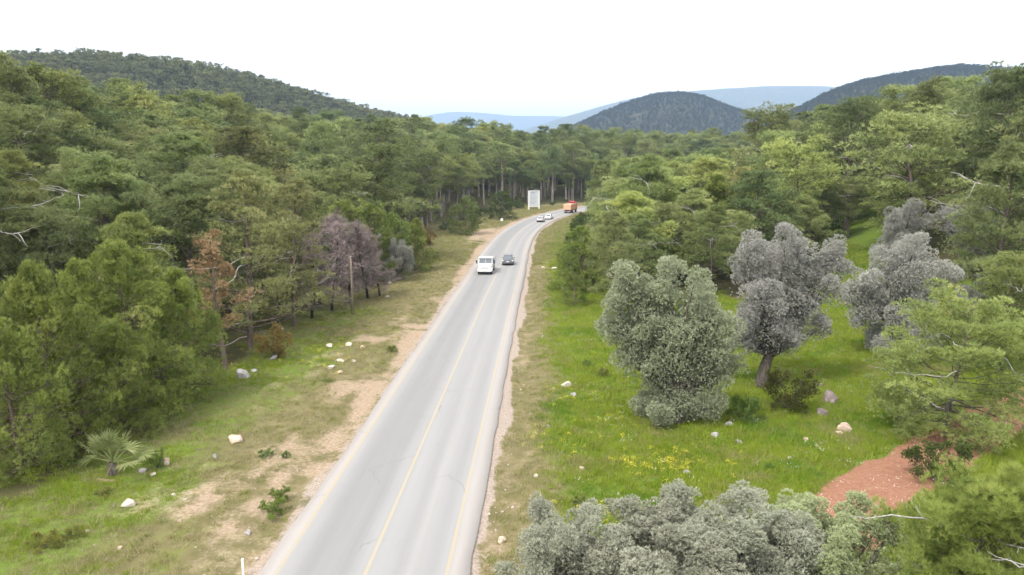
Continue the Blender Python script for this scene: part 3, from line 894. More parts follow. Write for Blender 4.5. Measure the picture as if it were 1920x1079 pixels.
# right, beside the road
put(PYM[1], 'young_pine', 1078, 575, 488, 'small dark conifer at the near end of the right-hand pines', 'pine tree', 2.0, wid=0.75, tint=(0.8, 0.85, 0.85))
put(PN[3], 'pine_tree', 1150, 575, 395, 'yellow-green pine at the corner of the wood, behind the big olive', 'pine tree', 4.0)
put(PYM[1], 'young_pine', 1078, 525, 448, 'small green pine leaning over the dry grass where the right-hand wood begins', 'pine tree', 2.0, wid=0.7, tint=(0.7, 0.72, 0.8))
put(PN[3], 'pine_tree', 1330, 555, 385, 'broad green pine rising between the two large silver olives', 'pine tree', 4.0, tint=(0.95, 1, 0.9))
put(PN[0], 'pine_tree', 1240, 540, 380, 'olive-green pine behind the top of the big forked olive', 'pine tree', 4.0)
put(PM[3], 'pine_tree', 1130, 447, 300, 'pine whose foliage overhangs the bend beside the orange lorry', 'pine tree', 4.0, wid=0.78)
put(PM[3], 'pine_tree', 1165, 480, 312, 'broad bright pine on the inside of the bend', 'pine tree', 4.0, wid=0.9, tint=(1.05, 1.1, 0.95))
put(PN[1], 'pine_tree', 1590, 448, 330, 'spreading pine with a short dark trunk on the upper end of the meadow', 'pine tree', 4.0)
put(PN[2], 'pine_tree', 1722, 0, 150, 'narrow pine with a pointed top standing above the right-hand wood', 'pine tree', 3.0, d=112, wid=0.8)
put(PN[1], 'pine_tree', 1585, 0, 180, 'dark flat-crowned pine showing above the right-hand wood', 'pine tree', 3.0, d=125, tint=(0.75, 0.8, 0.8))
put(PN[1], 'pine_tree', 1425, 0, 198, 'flat-topped pine on the skyline before the dark hill', 'pine tree', 3.0, d=150)
put(PN[0], 'pine_tree', 1888, 0, 122, 'tall dark pine on the skyline at the right edge', 'pine tree', 3.0, d=98, tint=(0.8, 0.85, 0.85))
put(PN[2], 'pine_tree', 55, 0, 104, 'tall pine with a bare dark trunk on the skyline at the left edge', 'pine tree', 3.0, d=98)
put(PN[3], 'pine_tree', 1885, 0, 270, 'pine with bare silver limbs at the right edge above the silver olives', 'pine tree', 4.0, d=72)
put(PN[0], 'pine_tree', 1905, 0, 470, 'bright green pine at the right edge behind the low umbrella pine', 'pine tree', 4.0, d=58, tint=(1.05, 1.1, 0.9))

for k, (x, y, t) in enumerate([(1092, 545, 425), (1160, 512, 335), (1195, 555, 400), (1222, 500, 325), (1290, 530, 355), (1375, 535, 395), (1400, 500, 360), (1460, 512, 372), (1505, 490, 365), (1330, 505, 330), (1190, 470, 295), (1270, 480, 312), (1440, 470, 330), (1530, 460, 330)]):
    put((PN[3], PN[0], PN[3], PN[2])[k % 4] if k % 3 else PYM[k % 2], 'pine_tree', x, y, t, 'pale grey-green bushy pine in the front row of the right-hand wood behind the olives', 'pine tree', 3.2, group='front row of the right-hand wood',
        wid=1.15, tint=tuple(np.array([1.22, 1.24, 1.2]) * RNG.uniform(0.88, 1.1) * (1.0 if k % 3 else 0.72)))

# olives with the lobes they have in the photograph
def olive_px(name, seed, px, py, lob, label, leaf=0.13, spr=430, tint=(1, 1, 1), tonebase=0.5, t0=0.3, trunkr=0.42):
    b = at(px, py)
    k = F / depth(b)
    rng = np.random.default_rng(seed)
    L = []
    for x, y, r in lob:
        yy = rng.uniform(-1.0, 1.0) * max(0.6, 2.6 - 0.5 * abs((x - px) / k))
        L.append(((x - px) / k, yy, max(0.5, (py - y) / k * 1.03 - yy * 0.28), r / k))
        L.append(((x - px) / k + rng.normal(0, r / k * 0.5), -yy * 0.8 + rng.normal(0, 0.4), max(0.5, (py - y) / k * 1.0 + rng.normal(0, r / k * 0.3) + yy * 0.2), r / k * 0.8))
    H = max(l[2] + l[3] for l in L)
    kd = make_olive(name, seed, lobes=L, H=H, R=4, sprigs=spr, leaves=6, L=leaf, Wd=leaf * 0.42, t0=t0, trunkr=trunkr, tonebase=tonebase)
    HAND.append((b[0], b[1], 3.5))
    return place(kd, 'olive_tree', b, kd['H'], label, 'olive tree', rz=0.0, tint=tint)

olive_px('big_olive', 91, 1270, 795, [(1165, 530, 34), (1150, 565, 30), (1248, 508, 28), (1255, 535, 34), (1208, 548, 32), (1178, 672, 34), (1335, 715, 32), (1150, 620, 30), (1300, 640, 42), (1366, 690, 26), (1310, 560, 32), (1225, 620, 40), (1200, 575, 42), (1290, 590, 46), (1340, 625, 42), (1350, 670, 32), (1190, 630, 40), (1255, 650, 46), (1320, 690, 34), (1165, 600, 30), (1225, 545, 30), (1240, 605, 40),
                                     (1215, 690, 28), (1240, 725, 34), (1275, 745, 44), (1215, 765, 34), (1330, 765, 34), (1300, 775, 34), (1240, 775, 34)],
         'large grey-green olive with two high lobes and a low skirt, alone on the meadow', tint=(0.93, 1.0, 0.76), t0=0.2, leaf=0.14, spr=330)
olive_px('silver_olive', 92, 1430, 727, [(1395, 465, 30), (1435, 462, 30), (1480, 485, 34), (1545, 475, 28), (1530, 500, 28), (1385, 505, 30), (1440, 520, 40), (1490, 540, 40), (1400, 560, 36), (1445, 575, 38), (1505, 570, 34), (1385, 600, 30), (1440, 620, 28), (1480, 610, 30), (1530, 612, 24), (1410, 530, 34), (1555, 505, 20), (1400, 635, 26), (1375, 640, 22), (1470, 640, 22), (1500, 520, 36), (1420, 495, 32), (1460, 560, 36)],
         'silver-blue olive with a dark bare trunk standing right of the large olive', tint=(1.0, 1.0, 1.05), t0=0.26, leaf=0.14, spr=330)
olive_px('silver_olive_back', 93, 1690, 668, [(1600, 555, 30), (1620, 530, 30), (1650, 500, 34), (1695, 482, 36), (1740, 500, 32), (1755, 530, 26), (1690, 535, 44), (1640, 565, 36), (1610, 590, 28), (1720, 575, 40), (1660, 610, 34), (1650, 645, 30), (1690, 640, 36), (1735, 620, 32)],
         'broad silver olive half hidden behind the low umbrella pine', tint=(1.0, 1.0, 1.04), leaf=0.145, spr=290)
olive_px('silver_olive_top', 94, 1690, 520, [(1660, 420, 24), (1690, 405, 26), (1715, 425, 22), (1680, 445, 28), (1705, 465, 24), (1650, 470, 18)],
         'rounded silver olive highest on the meadow, above the broad one', tint=(1.0, 1.0, 1.04), leaf=0.15, spr=270)
olive_px('silver_olive_thin', 95, 1790, 525, [(1770, 405, 24), (1800, 395, 22), (1830, 400, 24), (1850, 430, 22), (1785, 425, 20), (1820, 450, 24), (1840, 475, 20)],
         'thin silver olive with a leaning dark stem below the right-hand wood', tint=(1.0, 1.0, 1.06), spr=140)
olive_px('silver_olive_right', 96, 1840, 610, [(1810, 550, 26), (1840, 535, 28), (1870, 545, 24), (1790, 570, 22), (1850, 575, 28)],
         'small silver olive showing above the crown of the umbrella pine', tint=(1.0, 1.0, 1.04), leaf=0.15, spr=270)

# pines and olives in the right foreground
put(PUMB, 'umbrella_pine', 1768, 820, 548, 'low wide umbrella pine with bleached dead limbs over the red earth', 'pine tree', 4, rz=0.4, tint=(1.15, 1.18, 0.95))
put(PFG, 'young_pine', 1880, 0, 895, 'light green pine with long needles in the bottom right corner', 'pine tree', 4, d=22.0, rz=2.0, tint=(1.15, 1.15, 1.12))
put(PFG, 'young_pine', 2010, 0, 900, 'pine at the bottom right, mostly outside the picture', 'pine tree', 4, d=21, rz=4.0, tint=(1.15, 1.15, 1.12))
put(OFG[0], 'olive_tree', 1075, 0, 955, 'grey olive crown nearest the road at the bottom of the picture', 'olive tree', 2, d=23, wid=0.9, tint=(0.94, 0.97, 0.86))
put(OFG[1], 'olive_tree', 1240, 0, 985, 'low grey olive crown between two taller ones at the bottom', 'olive tree', 2, d=22.5, wid=1.35, tint=(0.94, 0.97, 0.86))
put(OFG[0], 'olive_tree', 1400, 0, 935, 'tallest grey olive crown at the bottom centre right', 'olive tree', 2, d=24, rz=2.0, wid=1.25, tint=(0.94, 0.97, 0.86))
put(OFG[1], 'olive_tree', 1600, 0, 945, 'yellow-green olive crown at the bottom beside the red earth', 'olive tree', 2, d=24.5, wid=1.15, tint=(0.88, 0.98, 0.62))
# shrubs
put(BUSH[0], 'shrub', 1482, 772, 690, 'dark brown-green shrub between the silver olive and the rocks', 'shrub', 1, tint=(0.9, 0.7, 0.6))
put(BUSH[1], 'shrub', 1395, 790, 738, 'low leafy green shrub at the foot of the large olive', 'shrub', 1, tint=(1.2, 1.4, 1.0))
put(BUSH[1], 'shrub', 1755, 905, 822, 'dark evergreen shrub beneath the umbrella pine by the red earth', 'shrub', 1, tint=(0.8, 0.85, 0.7))
put(BUSH[0], 'shrub', 515, 672, 610, 'dry reddish shrub under the sparse pine beside the verge', 'shrub', 1, tint=(2.6, 1.3, 1.5))
put(BUSH[1], 'shrub', 1075, 468, 440, 'green roadside shrub on the dry grass right of the bend', 'shrub', 1)
put(BUSH[1], 'shrub', 296, 880, 838, 'small pale green leafy shrub beside the fan palm', 'shrub', 0.5, wid=0.5, tint=(1.9, 2.0, 1.6))

# ------------------------------------------------------------------ the forest
def scatter_forest():
    sp = 7.0
    X, Y = np.meshgrid(np.arange(-330, 420, sp), np.arange(40, 640, sp))
    X = (X + RNG.uniform(-0.45, 0.45, X.shape) * sp).ravel()
    Y = (Y + RNG.uniform(-0.45, 0.45, Y.shape) * sp).ravel()
    s = road_s(X, Y)
    keep = (np.abs(X) < 0.76 * Y + 26)
    edge = np.where(s < 0, 19 + 3.0 * fbm(X / 12, Y / 12, 61, 2) + 2 * ss(150, 230, Y), 13 + 2 * fbm(X / 12, Y / 12, 62, 2))
    keep &= np.abs(s) > edge
    keep &= (s < 0) | (Y > 80) | (s > 60)
    keep &= ~((s > 0) & (s < 60) & (Y < 82))
    Z = height(X, Y, s)
    px, py, _ = project(np.stack([X, Y, Z], 1))
    keep &= ~in_poly(px, py, CLEAR)
    keep &= ~((s < 0) & (Y < 50))
    keep &= ~((px < 470) & (py > 640))
    # keep the sight line to the billboard and the verge before it open
    keep &= ~((s < 0) & (s > -30) & (Y > 232) & (Y < 276) & (X > -14))
    keep &= ~((s < 0) & (s > -22.5) & (Y > 140) & (Y < 232))
    keep &= ~((s > 0) & (Y < 246) & (Y > 92) & (px - 6.6 * F / np.maximum(Y, 10) < 1082))
    keep &= (Y < 440) | (RNG.random(X.shape) < 0.6)
    for x, y, r in HAND:
        keep &= np.hypot(X - x, Y - y) > r
    i = np.where(keep)[0]
    return np.stack([X[i], Y[i], Z[i]], 1), s[i]

FP, FS = scatter_forest()
nF = len(FP)
dist = np.linalg.norm(FP - [0, 0, HC], axis=1)
Hs = np.clip(RNG.normal(13.2, 3.0, nF), 7, 20) * np.where((FS > 0) & (FP[:, 1] < 230) & (np.abs(FS) < 40), 1.0, 1.0)
Hs *= 1 - 0.16 * ss(300, 500, FP[:, 1])
rows = (FS < 0) & (np.abs(FS) < 48) & (FP[:, 1] > 150)
kindi = np.where(rows, 100 + RNG.integers(0, 2, nF), RNG.integers(0, 6, nF))
rt = (FS > 0) & (np.abs(FS) < 45) & (FP[:, 1] < 240)
kindi = np.where(rt & (RNG.random(nF) < 0.6), RNG.choice([3, 3, 5], nF), kindi)
Hs = np.where(rows, Hs * 1.25, Hs)

# how much of each tree shows: paint rough crowns front to back into a small buffer
vis = np.zeros(nF)
BW, BH = 640, 360
buf = np.zeros((BH, BW), bool)
yy, xx = np.mgrid[0:BH, 0:BW]
allp = [(d, k) for k, d in enumerate(dist)] + [(math.hypot(x, y), -1 - j) for j, (x, y, r) in enumerate(HAND)]
for d, k in sorted(allp):
    if k >= 0:
        p, H, R = FP[k], Hs[k], 0.36 * Hs[k]
        c = p + [0, 0, H * 0.64]
    else:
        x, y, R = HAND[-1 - k]
        p = np.array([x, y, float(height(np.array([x]), np.array([y]))[0])])
        H = 8.0
        c = p + [0, 0, H * 0.55]
        R = 2.2
    (cx,), (cy,), (fw,) = project(c)
    if fw < 5:
        continue
    rx, ry = F * R / fw / 3, F * H * 0.36 / fw / 3
    cx, cy = cx / 3, cy / 3
    x0, x1, y0, y1 = int(max(0, cx - rx)), int(min(BW, cx + rx + 1)), int(max(0, cy - ry)), int(min(BH, cy + ry + 1))
    if x0 >= x1 or y0 >= y1:
        continue
    m = ((xx[y0:y1, x0:x1] - cx) / rx)**2 + ((yy[y0:y1, x0:x1] - cy) / ry)**2 < 1
    b = buf[y0:y1, x0:x1]
    if k >= 0:
        vis[k] = (m & ~b).sum()
    b |= m
order = np.argsort(-vis)
N_IND = 262
ind = [k for k in order[:N_IND] if vis[k] > 3]
ZONES = []
def zone(k):
    px, py, _ = project(FP[k] + [0, 0, Hs[k] * 0.7])
    px, py = float(px[0]), float(py[0])
    if FS[k] < 0:
        for lim, a, b in ((330, 'on the steep slope at far left', 'far left slope'), (600, 'above the sparse grey-green pines', 'wood above the sparse pines'), (780, 'above the burnt trees', 'wood above the burnt trees'),
                          (930, 'behind the round pines at the pull-off', 'wood behind the round pines'), (9999, 'behind the white billboard', 'wood behind the billboard')):
            if px < lim:
                return a, b
    for lim, a, b in ((1160, 'on the inside of the bend', 'wood inside the bend'), (1380, 'above the large grey-green olive', 'wood above the large olive'), (1620, 'above the far end of the meadow', 'wood above the meadow end'),
                      (9999, 'at the upper right, above the silver olives', 'upper right wood')):
        if px < lim:
            return a, b
PXs, PYs, _ = project(FP + np.stack([0 * Hs, 0 * Hs, Hs * 0.8], 1))
zn = {}
for k in ind:
    zn.setdefault(zone(k), []).append(k)
for (lab, grp), ks in zn.items():
    lo_, hi_ = np.quantile(PYs[ks], [0.33, 0.67])
    for k in ks:
        row = 'upper' if PYs[k] < lo_ else ('lower' if PYs[k] > hi_ else 'middle')
        t = RNG.random()
        tone, tn = (('dark green', (0.72, 0.78, 0.78)) if t < 0.25 else ('yellowish', (1.14, 1.12, 0.92)) if t < 0.45 else ('brownish', (1.12, 1.0, 0.95)) if t < 0.48 else ('mid-green', (1.0, 1.03, 0.97)))
        kd = TALL[kindi[k] - 100] if kindi[k] >= 100 else ((PN + PN[2:])[kindi[k]] if dist[k] < 110 else PM[kindi[k]])
        v = 1 + RNG.normal(0, 0.05)
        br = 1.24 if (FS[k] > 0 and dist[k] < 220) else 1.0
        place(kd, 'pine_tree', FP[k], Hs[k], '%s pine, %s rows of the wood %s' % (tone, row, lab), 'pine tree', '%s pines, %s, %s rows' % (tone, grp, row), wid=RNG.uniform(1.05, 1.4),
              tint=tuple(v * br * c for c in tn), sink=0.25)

# undergrowth along the edges of the wood
for k in range(46):
    for _ in range(40):
        left = k % 2 == 0
        yq = RNG.uniform(95, 270) if left else RNG.uniform(95, 215)
        i_ = int(np.argmin(np.abs(RC[:, 1] - yq)))
        sq = -RNG.uniform(17.5, 24) if left else RNG.uniform(10.5, 14)
        xq, yq = RC[i_] + RN[i_] * sq
        ppx, ppy, _ = project(np.array([xq, yq, 0.5]))
        if in_poly(ppx, ppy, CLEAR)[0] or (not left and ppx[0] < 1078 and yq > 150) or any(math.hypot(xq - h[0], yq - h[1]) < 2.5 for h in HAND) or abs(float(road_s(xq, yq)[0])) < 10:
            continue
        break
    else:
        continue
    b = np.array([xq, yq, float(height(np.array([xq]), np.array([yq]))[0])])
    place(BUSH[k % 2], 'shrub', b, RNG.uniform(1.2, 2.6), 'small green shrub at the foot of the pines %s' % ('along the left edge of the wood' if left else 'on the inside of the bend'), 'shrub',
          'undergrowth along the left wood' if left else 'undergrowth inside the bend', wid=RNG.uniform(1.0, 1.5), tint=tuple(np.array([1.1, 1.1, 0.9]) * RNG.uniform(0.8, 1.3)))

# ------------------------------------------------------------------ what nobody could count: scattered by geometry nodes
_src = {}
def source_collection(name, meshes, tint=(1, 1, 1)):
    c = bpy.data.collections.new(name)
    for k, (nm, me) in enumerate(meshes):
        o = bpy.data.objects.new('%s_%02d' % (nm, k), me)
        o.color = (*tint, 1)
        c.objects.link(o)
    return c

def scatter(name, pts, rot, scl, idx, coll, label, cat, tint=None):
    me = bpy.data.meshes.new(name)
    me.vertices.add(len(pts))
    me.vertices.foreach_set('co', np.asarray(pts, np.float32).ravel())
    a = me.attributes.new('rot', 'FLOAT_VECTOR', 'POINT')
    a.data.foreach_set('vector', np.asarray(rot, np.float32).ravel())
    a = me.attributes.new('scl', 'FLOAT_VECTOR', 'POINT')
    scl = np.asarray(scl, np.float32)
    if scl.ndim == 1:
        scl = np.repeat(scl[:, None], 3, 1)
    a.data.foreach_set('vector', scl.ravel())
    a = me.attributes.new('idx', 'INT', 'POINT')
    a.data.foreach_set('value', np.asarray(idx, np.int32))
    g = bpy.data.node_groups.new(name, 'GeometryNodeTree')
    g.interface.new_socket('Geometry', in_out='INPUT', socket_type='NodeSocketGeometry')
    g.interface.new_socket('Geometry', in_out='OUTPUT', socket_type='NodeSocketGeometry')
    gi, go = g.nodes.new('NodeGroupInput'), g.nodes.new('NodeGroupOutput')
    ci = g.nodes.new('GeometryNodeCollectionInfo')
    ci.inputs[0].default_value = coll
    ci.inputs[1].default_value = True
    ci.inputs[2].default_value = True
    ip = g.nodes.new('GeometryNodeInstanceOnPoints')
    ip.inputs['Pick Instance'].default_value = True
    def na(n, t):
        x = g.nodes.new('GeometryNodeInputNamedAttribute')
        x.data_type = t
        x.inputs[0].default_value = n
        return x.outputs[0]
    g.links.new(gi.outputs[0], ip.inputs['Points'])
    g.links.new(ci.outputs[0], ip.inputs['Instance'])
    g.links.new(na('idx', 'INT'), ip.inputs['Instance Index'])
    g.links.new(na('rot', 'FLOAT_VECTOR'), ip.inputs['Rotation'])
    g.links.new(na('scl', 'FLOAT_VECTOR'), ip.inputs['Scale'])
    g.links.new(ip.outputs[0], go.inputs[0])
    o = link(name, me)
    if tint:
        o.color = (*tint, 1)
    md = o.modifiers.new('scatter', 'NODES')
    md.node_group = g
    return tag(o, label, cat, kind='stuff')

def join_meshes(name, kd):
    """trunk and crown of a variant as one mesh with two materials, for the far mass"""
    Vs, Fs, mi, tn, mats, off = [], [], [], [], [], 0
    for k, (nm, me) in enumerate(kd['parts'][:2]):
        v = np.empty(len(me.vertices) * 3, np.float32)
        me.vertices.foreach_get('co', v)
        l = np.empty(len(me.loops), np.int32)
        me.loops.foreach_get('vertex_index', l)
        n = len(l) // len(me.polygons)
        Vs.append(v.reshape(-1, 3))
        Fs.append(l.reshape(-1, n) + off)
        mi += [k] * len(Fs[-1])
        t = np.zeros(len(me.vertices), np.float32)
        if 'tone' in me.attributes:
            me.attributes['tone'].data.foreach_get('value', t)
        tn.append(t)
        off += len(me.vertices)
        mats.append(me.materials[0])
    return mesh_np(name, np.vstack(Vs), Fs, mats, attrs={'tone': np.concatenate(tn)}, midx=mi)

mass_src = source_collection('mass_pines', [('pine', join_meshes('mass_pine_%d' % k, kd)) for k, kd in enumerate(PM + TALL)])
rest = np.array([k for k in range(nF) if k not in set(ind)])
ri = np.where(kindi[rest] >= 100, kindi[rest] - 100 + 6, kindi[rest])
base = np.array([kd['H'] for kd in PM + TALL])[ri]
scatter('pine_forest', FP[rest] - [0, 0, 0.3], np.stack([0 * rest, 0 * rest, RNG.uniform(0, 6.28, len(rest))], 1), np.stack([Hs[rest] / base * 1.25, Hs[rest] / base * 1.25, Hs[rest] / base], 1), ri, mass_src,
        'dense pine forest filling the slopes behind the front trees', 'forest')

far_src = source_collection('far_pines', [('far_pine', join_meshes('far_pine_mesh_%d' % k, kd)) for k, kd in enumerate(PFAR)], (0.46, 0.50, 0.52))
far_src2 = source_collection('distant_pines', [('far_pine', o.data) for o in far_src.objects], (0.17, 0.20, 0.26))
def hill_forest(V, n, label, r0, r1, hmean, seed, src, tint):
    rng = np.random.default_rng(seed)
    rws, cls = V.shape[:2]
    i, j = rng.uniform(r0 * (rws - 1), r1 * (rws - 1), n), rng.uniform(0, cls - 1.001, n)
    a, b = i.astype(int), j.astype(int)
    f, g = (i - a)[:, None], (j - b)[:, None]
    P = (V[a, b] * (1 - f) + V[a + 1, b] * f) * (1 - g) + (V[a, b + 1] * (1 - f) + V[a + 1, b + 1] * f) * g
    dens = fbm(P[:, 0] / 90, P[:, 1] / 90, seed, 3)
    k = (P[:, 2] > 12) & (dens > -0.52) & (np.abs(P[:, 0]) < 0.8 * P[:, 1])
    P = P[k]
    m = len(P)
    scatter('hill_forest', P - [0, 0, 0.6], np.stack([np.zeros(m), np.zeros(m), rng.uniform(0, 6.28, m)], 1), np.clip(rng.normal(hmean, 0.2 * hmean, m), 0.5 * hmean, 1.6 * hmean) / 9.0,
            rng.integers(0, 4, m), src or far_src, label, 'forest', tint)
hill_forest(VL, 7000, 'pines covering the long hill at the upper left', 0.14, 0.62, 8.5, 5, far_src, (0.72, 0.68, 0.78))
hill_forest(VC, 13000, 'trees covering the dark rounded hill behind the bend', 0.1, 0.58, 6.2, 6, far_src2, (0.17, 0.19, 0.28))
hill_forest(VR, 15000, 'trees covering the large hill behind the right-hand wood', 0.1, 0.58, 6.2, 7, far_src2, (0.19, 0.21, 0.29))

# grass, weeds, flowers and gravel
def tuft_mesh(name, seed, n, h, w, spread, mat, rad):
    rng = np.random.default_rng(seed)
    P = np.column_stack([rng.normal(0, rad, (n, 2)), np.zeros(n) - 0.02])
    V, Fc, T = fan(P, np.tile([0, 0, 1.0], (n, 1)), 1, h, w, spread, rng, rng.uniform(0.2, 0.8, n))
    return mesh_np(name, V, [Fc], mat, attrs={'tone': np.clip(T, 0, 1)})

def turf_mat(name, lushA, lushB, dryA, dryB, lo, hi, deep):
    n = NT(name)
    p = n.pos()
    t = n.attr('tone')
    a = n.math('ADD', t, n.math('MULTIPLY', n.math('SUBTRACT', n.noise(p, 0.35, 4, 0.6), 0.5), 1.6), True)
    g = n.mix(a, lushA, lushB)
    g = n.mix(n.math('MULTIPLY', n.smooth(n.noise(p, 0.16, 4, 0.65), 0.50, 0.64), 0.75), g, deep)
    g = n.mix(n.math('MULTIPLY', n.smooth(n.noise(n.n('VectorMath', {0: p, 1: (31.0, 17.0, 0.0)}, operation='ADD').outputs[0], 0.22, 4, 0.65), 0.54, 0.68), 0.7), g, dryB)
    d = n.mix(t, dryA, dryB)
    r = n.n('ObjectInfo').outputs['Random']
    c = n.mix(n.smooth(r, lo, hi), g, d)
    pr = n.n('BsdfPrincipled', {'Base Color': c, 'Roughness': 0.7, 'Specular IOR Level': 0.2})
    tr = n.n('BsdfTranslucent', {'Color': c})
    ms = n.n('MixShader', {0: 0.3, 1: pr.outputs[0], 2: tr.outputs[0]})
    n.t.links.new(ms.outputs[0], n.out.inputs[0])
    return n.m
M['turf'] = turf_mat('meadow_grass', (0.165, 0.245, 0.016), (0.295, 0.36, 0.038), (0.28, 0.27, 0.07), (0.31, 0.28, 0.12), 0.72, 0.98, (0.10, 0.21, 0.012))
M['dryturf'] = turf_mat('verge_grass', (0.185, 0.215, 0.042), (0.275, 0.295, 0.078), (0.31, 0.27, 0.135), (0.42, 0.36, 0.22), 0.20, 0.75, (0.12, 0.17, 0.03))
M['flower'] = plain('yellow_petals', (0.60, 0.52, 0.05), 0.6, 0.2, var=0.2)
M['whiteflower'] = plain('white_petals', (0.75, 0.74, 0.68), 0.6, 0.2)
M['pebble'] = rock_mat('pebbles', (0.390, 0.328, 0.273), (0.515, 0.468, 0.413), (0.281, 0.211, 0.164))

lush_src = source_collection('lush_tufts', [('tuft', tuft_mesh('lush_tuft_%d' % k, 200 + k, 26, 0.24 + 0.05 * k, 0.035, 0.45, M['turf'], 0.17)) for k in range(4)])
dry_src = source_collection('dry_tufts', [('tuft', tuft_mesh('dry_tuft_%d' % k, 210 + k, 22, 0.22 + 0.07 * k, 0.024, 0.55, M['dryturf'], 0.13)) for k in range(4)])

def ground_points(n, x0, x1, y0, y1, seed, powr=1.6):
    rng = np.random.default_rng(seed)
    y = y0 + (y1 - y0) * rng.random(n)**powr
    x = x0 + (x1 - x0) * rng.random(n)
    k = np.abs(x) < 0.72 * y + 3
    x, y = x[k], y[k]
    s = road_s(x, y)
    k = np.abs(s) > 4.7
    x, y, s = x[k], y[k], s[k]
    return x, y, s, height(x, y, s), rng

x, y, s, z, rng = ground_points(260000, -36, 52, 22, 150, 301)
lu, so_, gr_, rd_, fo_ = masks(x, y, s)
w = fbm(x / 1.8, y / 1.8, 77, 3)
right = s > 0
k = right & (rng.random(len(x)) < np.clip(lu * 1.1 - 0.15, 0, 1)) & (rd_ + 0.3 * w < 0.35) & (gr_ < 0.5) & (fo_ < 0.6)
k |= (~right) & (np.abs(s) < 26) & (lu + 0.6 * w > 0.68) & (so_ + 0.3 * w < 0.5) & (rng.random(len(x)) < 0.6)
P = np.stack([x, y, z], 1)
def tilt(m, rng):
    return np.stack([rng.normal(0, 0.12, m), rng.normal(0, 0.12, m), rng.uniform(0, 6.28, m)], 1)
m = k.sum()
scatter('meadow_grass', P[k], tilt(m, rng), np.clip(rng.normal(0.8, 0.25, m) + 0.35 * w[k], 0.3, 1.8) * np.where(s[k] < 0, 0.65, 1.0), rng.integers(0, 4, m), lush_src, 'bright green spring grass on the meadow and the verge', 'grass')
k2 = ~k & (fo_ < 0.6) & (gr_ + 0.35 * w < 0.45) & (so_ + 0.9 * w < 0.38) & (rd_ < 0.4) & (rng.random(len(x)) < 0.5)
m = k2.sum()
scatter('verge_grass', P[k2], tilt(m, rng), np.clip(rng.normal(0.6, 0.25, m) + 0.45 * w[k2], 0.25, 1.7), rng.integers(0, 4, m), dry_src, 'drying tufts of grass and weeds along the road edges', 'grass')

x, y, s, z, rng = ground_points(70000, -30, 40, 120, 270, 305, 1.2)
lu, so_, gr_, rd_, fo_ = masks(x, y, s)
w = fbm(x / 2.5, y / 2.5, 78, 3)
k = (np.abs(s) < 24) & (so_ + 0.6 * w < 0.45) & (gr_ < 0.4) & (fo_ < 0.6)
m = k.sum()
scatter('far_verge_grass', np.stack([x, y, z], 1)[k], tilt(m, rng), np.clip(rng.normal(0.9, 0.3, m) + 0.5 * w[k], 0.4, 2.2), rng.integers(0, 4, m), dry_src, 'yellow-green rough grass beside the bend of the road', 'grass')

def flower_mesh(name, seed, mat, n=9):
    mb_v, mb_f, tot = [], [], 0
    rng = np.random.default_rng(seed)
    for i in range(n):
        c = np.array([*rng.normal(0, 0.13, 2), rng.uniform(0.2, 0.38)])
        r = 0.022
        a = np.arange(6) * pi / 3
        ring = c + np.column_stack([r * np.cos(a), r * np.sin(a), 0.012 * np.ones(6)])
        mb_v += [c[None], ring]
        mb_f += [(tot, tot + 1 + j, tot + 1 + (j + 1) % 6) for j in range(6)]
        tot += 7
    return mesh_np(name, np.vstack(mb_v), [np.array(mb_f)], mat)
fl_src = source_collection('flowers', [('flower', flower_mesh('flower_0', 1, M['flower'])), ('flower', flower_mesh('flower_1', 2, M['flower'], 14)), ('flower', flower_mesh('flower_2', 3, M['whiteflower'], 6))])
FLP = []
for px, py, r, n in [(645, 600, 3.2, 120), (640, 640, 2.5, 90), (540, 688, 2.8, 160), (600, 660, 2.0, 90), (1240, 880, 1.5, 110), (1270, 870, 1.2, 60), (1170, 790, 1.6, 50), (1110, 970, 0.9, 60), (1090, 745, 1.6, 50), (1060, 830, 2.0, 50), (700, 590, 1.8, 50), (740, 540, 2.5, 70)]:
    c = at(px, py)
    FLP.append(c[:2] + RNG.normal(0, r * 0.75, (int(n * 0.5), 2)) * [1.5, 1.0])
FLP = np.vstack(FLP)
fs = road_s(FLP[:, 0], FLP[:, 1])
FLP = FLP[np.abs(fs) > 6]
WF = np.column_stack([RNG.uniform(3, 30, 900), 25 + 60 * RNG.random(900)**1.4])
WF = WF[(fbm(WF[:, 0] / 3.0, WF[:, 1] / 3.0, 91, 3) > 0.05) & (road_s(WF[:, 0], WF[:, 1]) > 9)]
FLI = np.concatenate([RNG.integers(0, 2, len(FLP)), np.full(len(WF), 2)])
FLP = np.vstack([FLP, WF])
m = len(FLP)
scatter('wildflowers', np.column_stack([FLP, height(FLP[:, 0], FLP[:, 1]) - 0.04]), tilt(m, RNG), RNG.uniform(0.7, 1.2, m), FLI, fl_src, 'yellow and white wildflowers in patches among the grass', 'flowers')

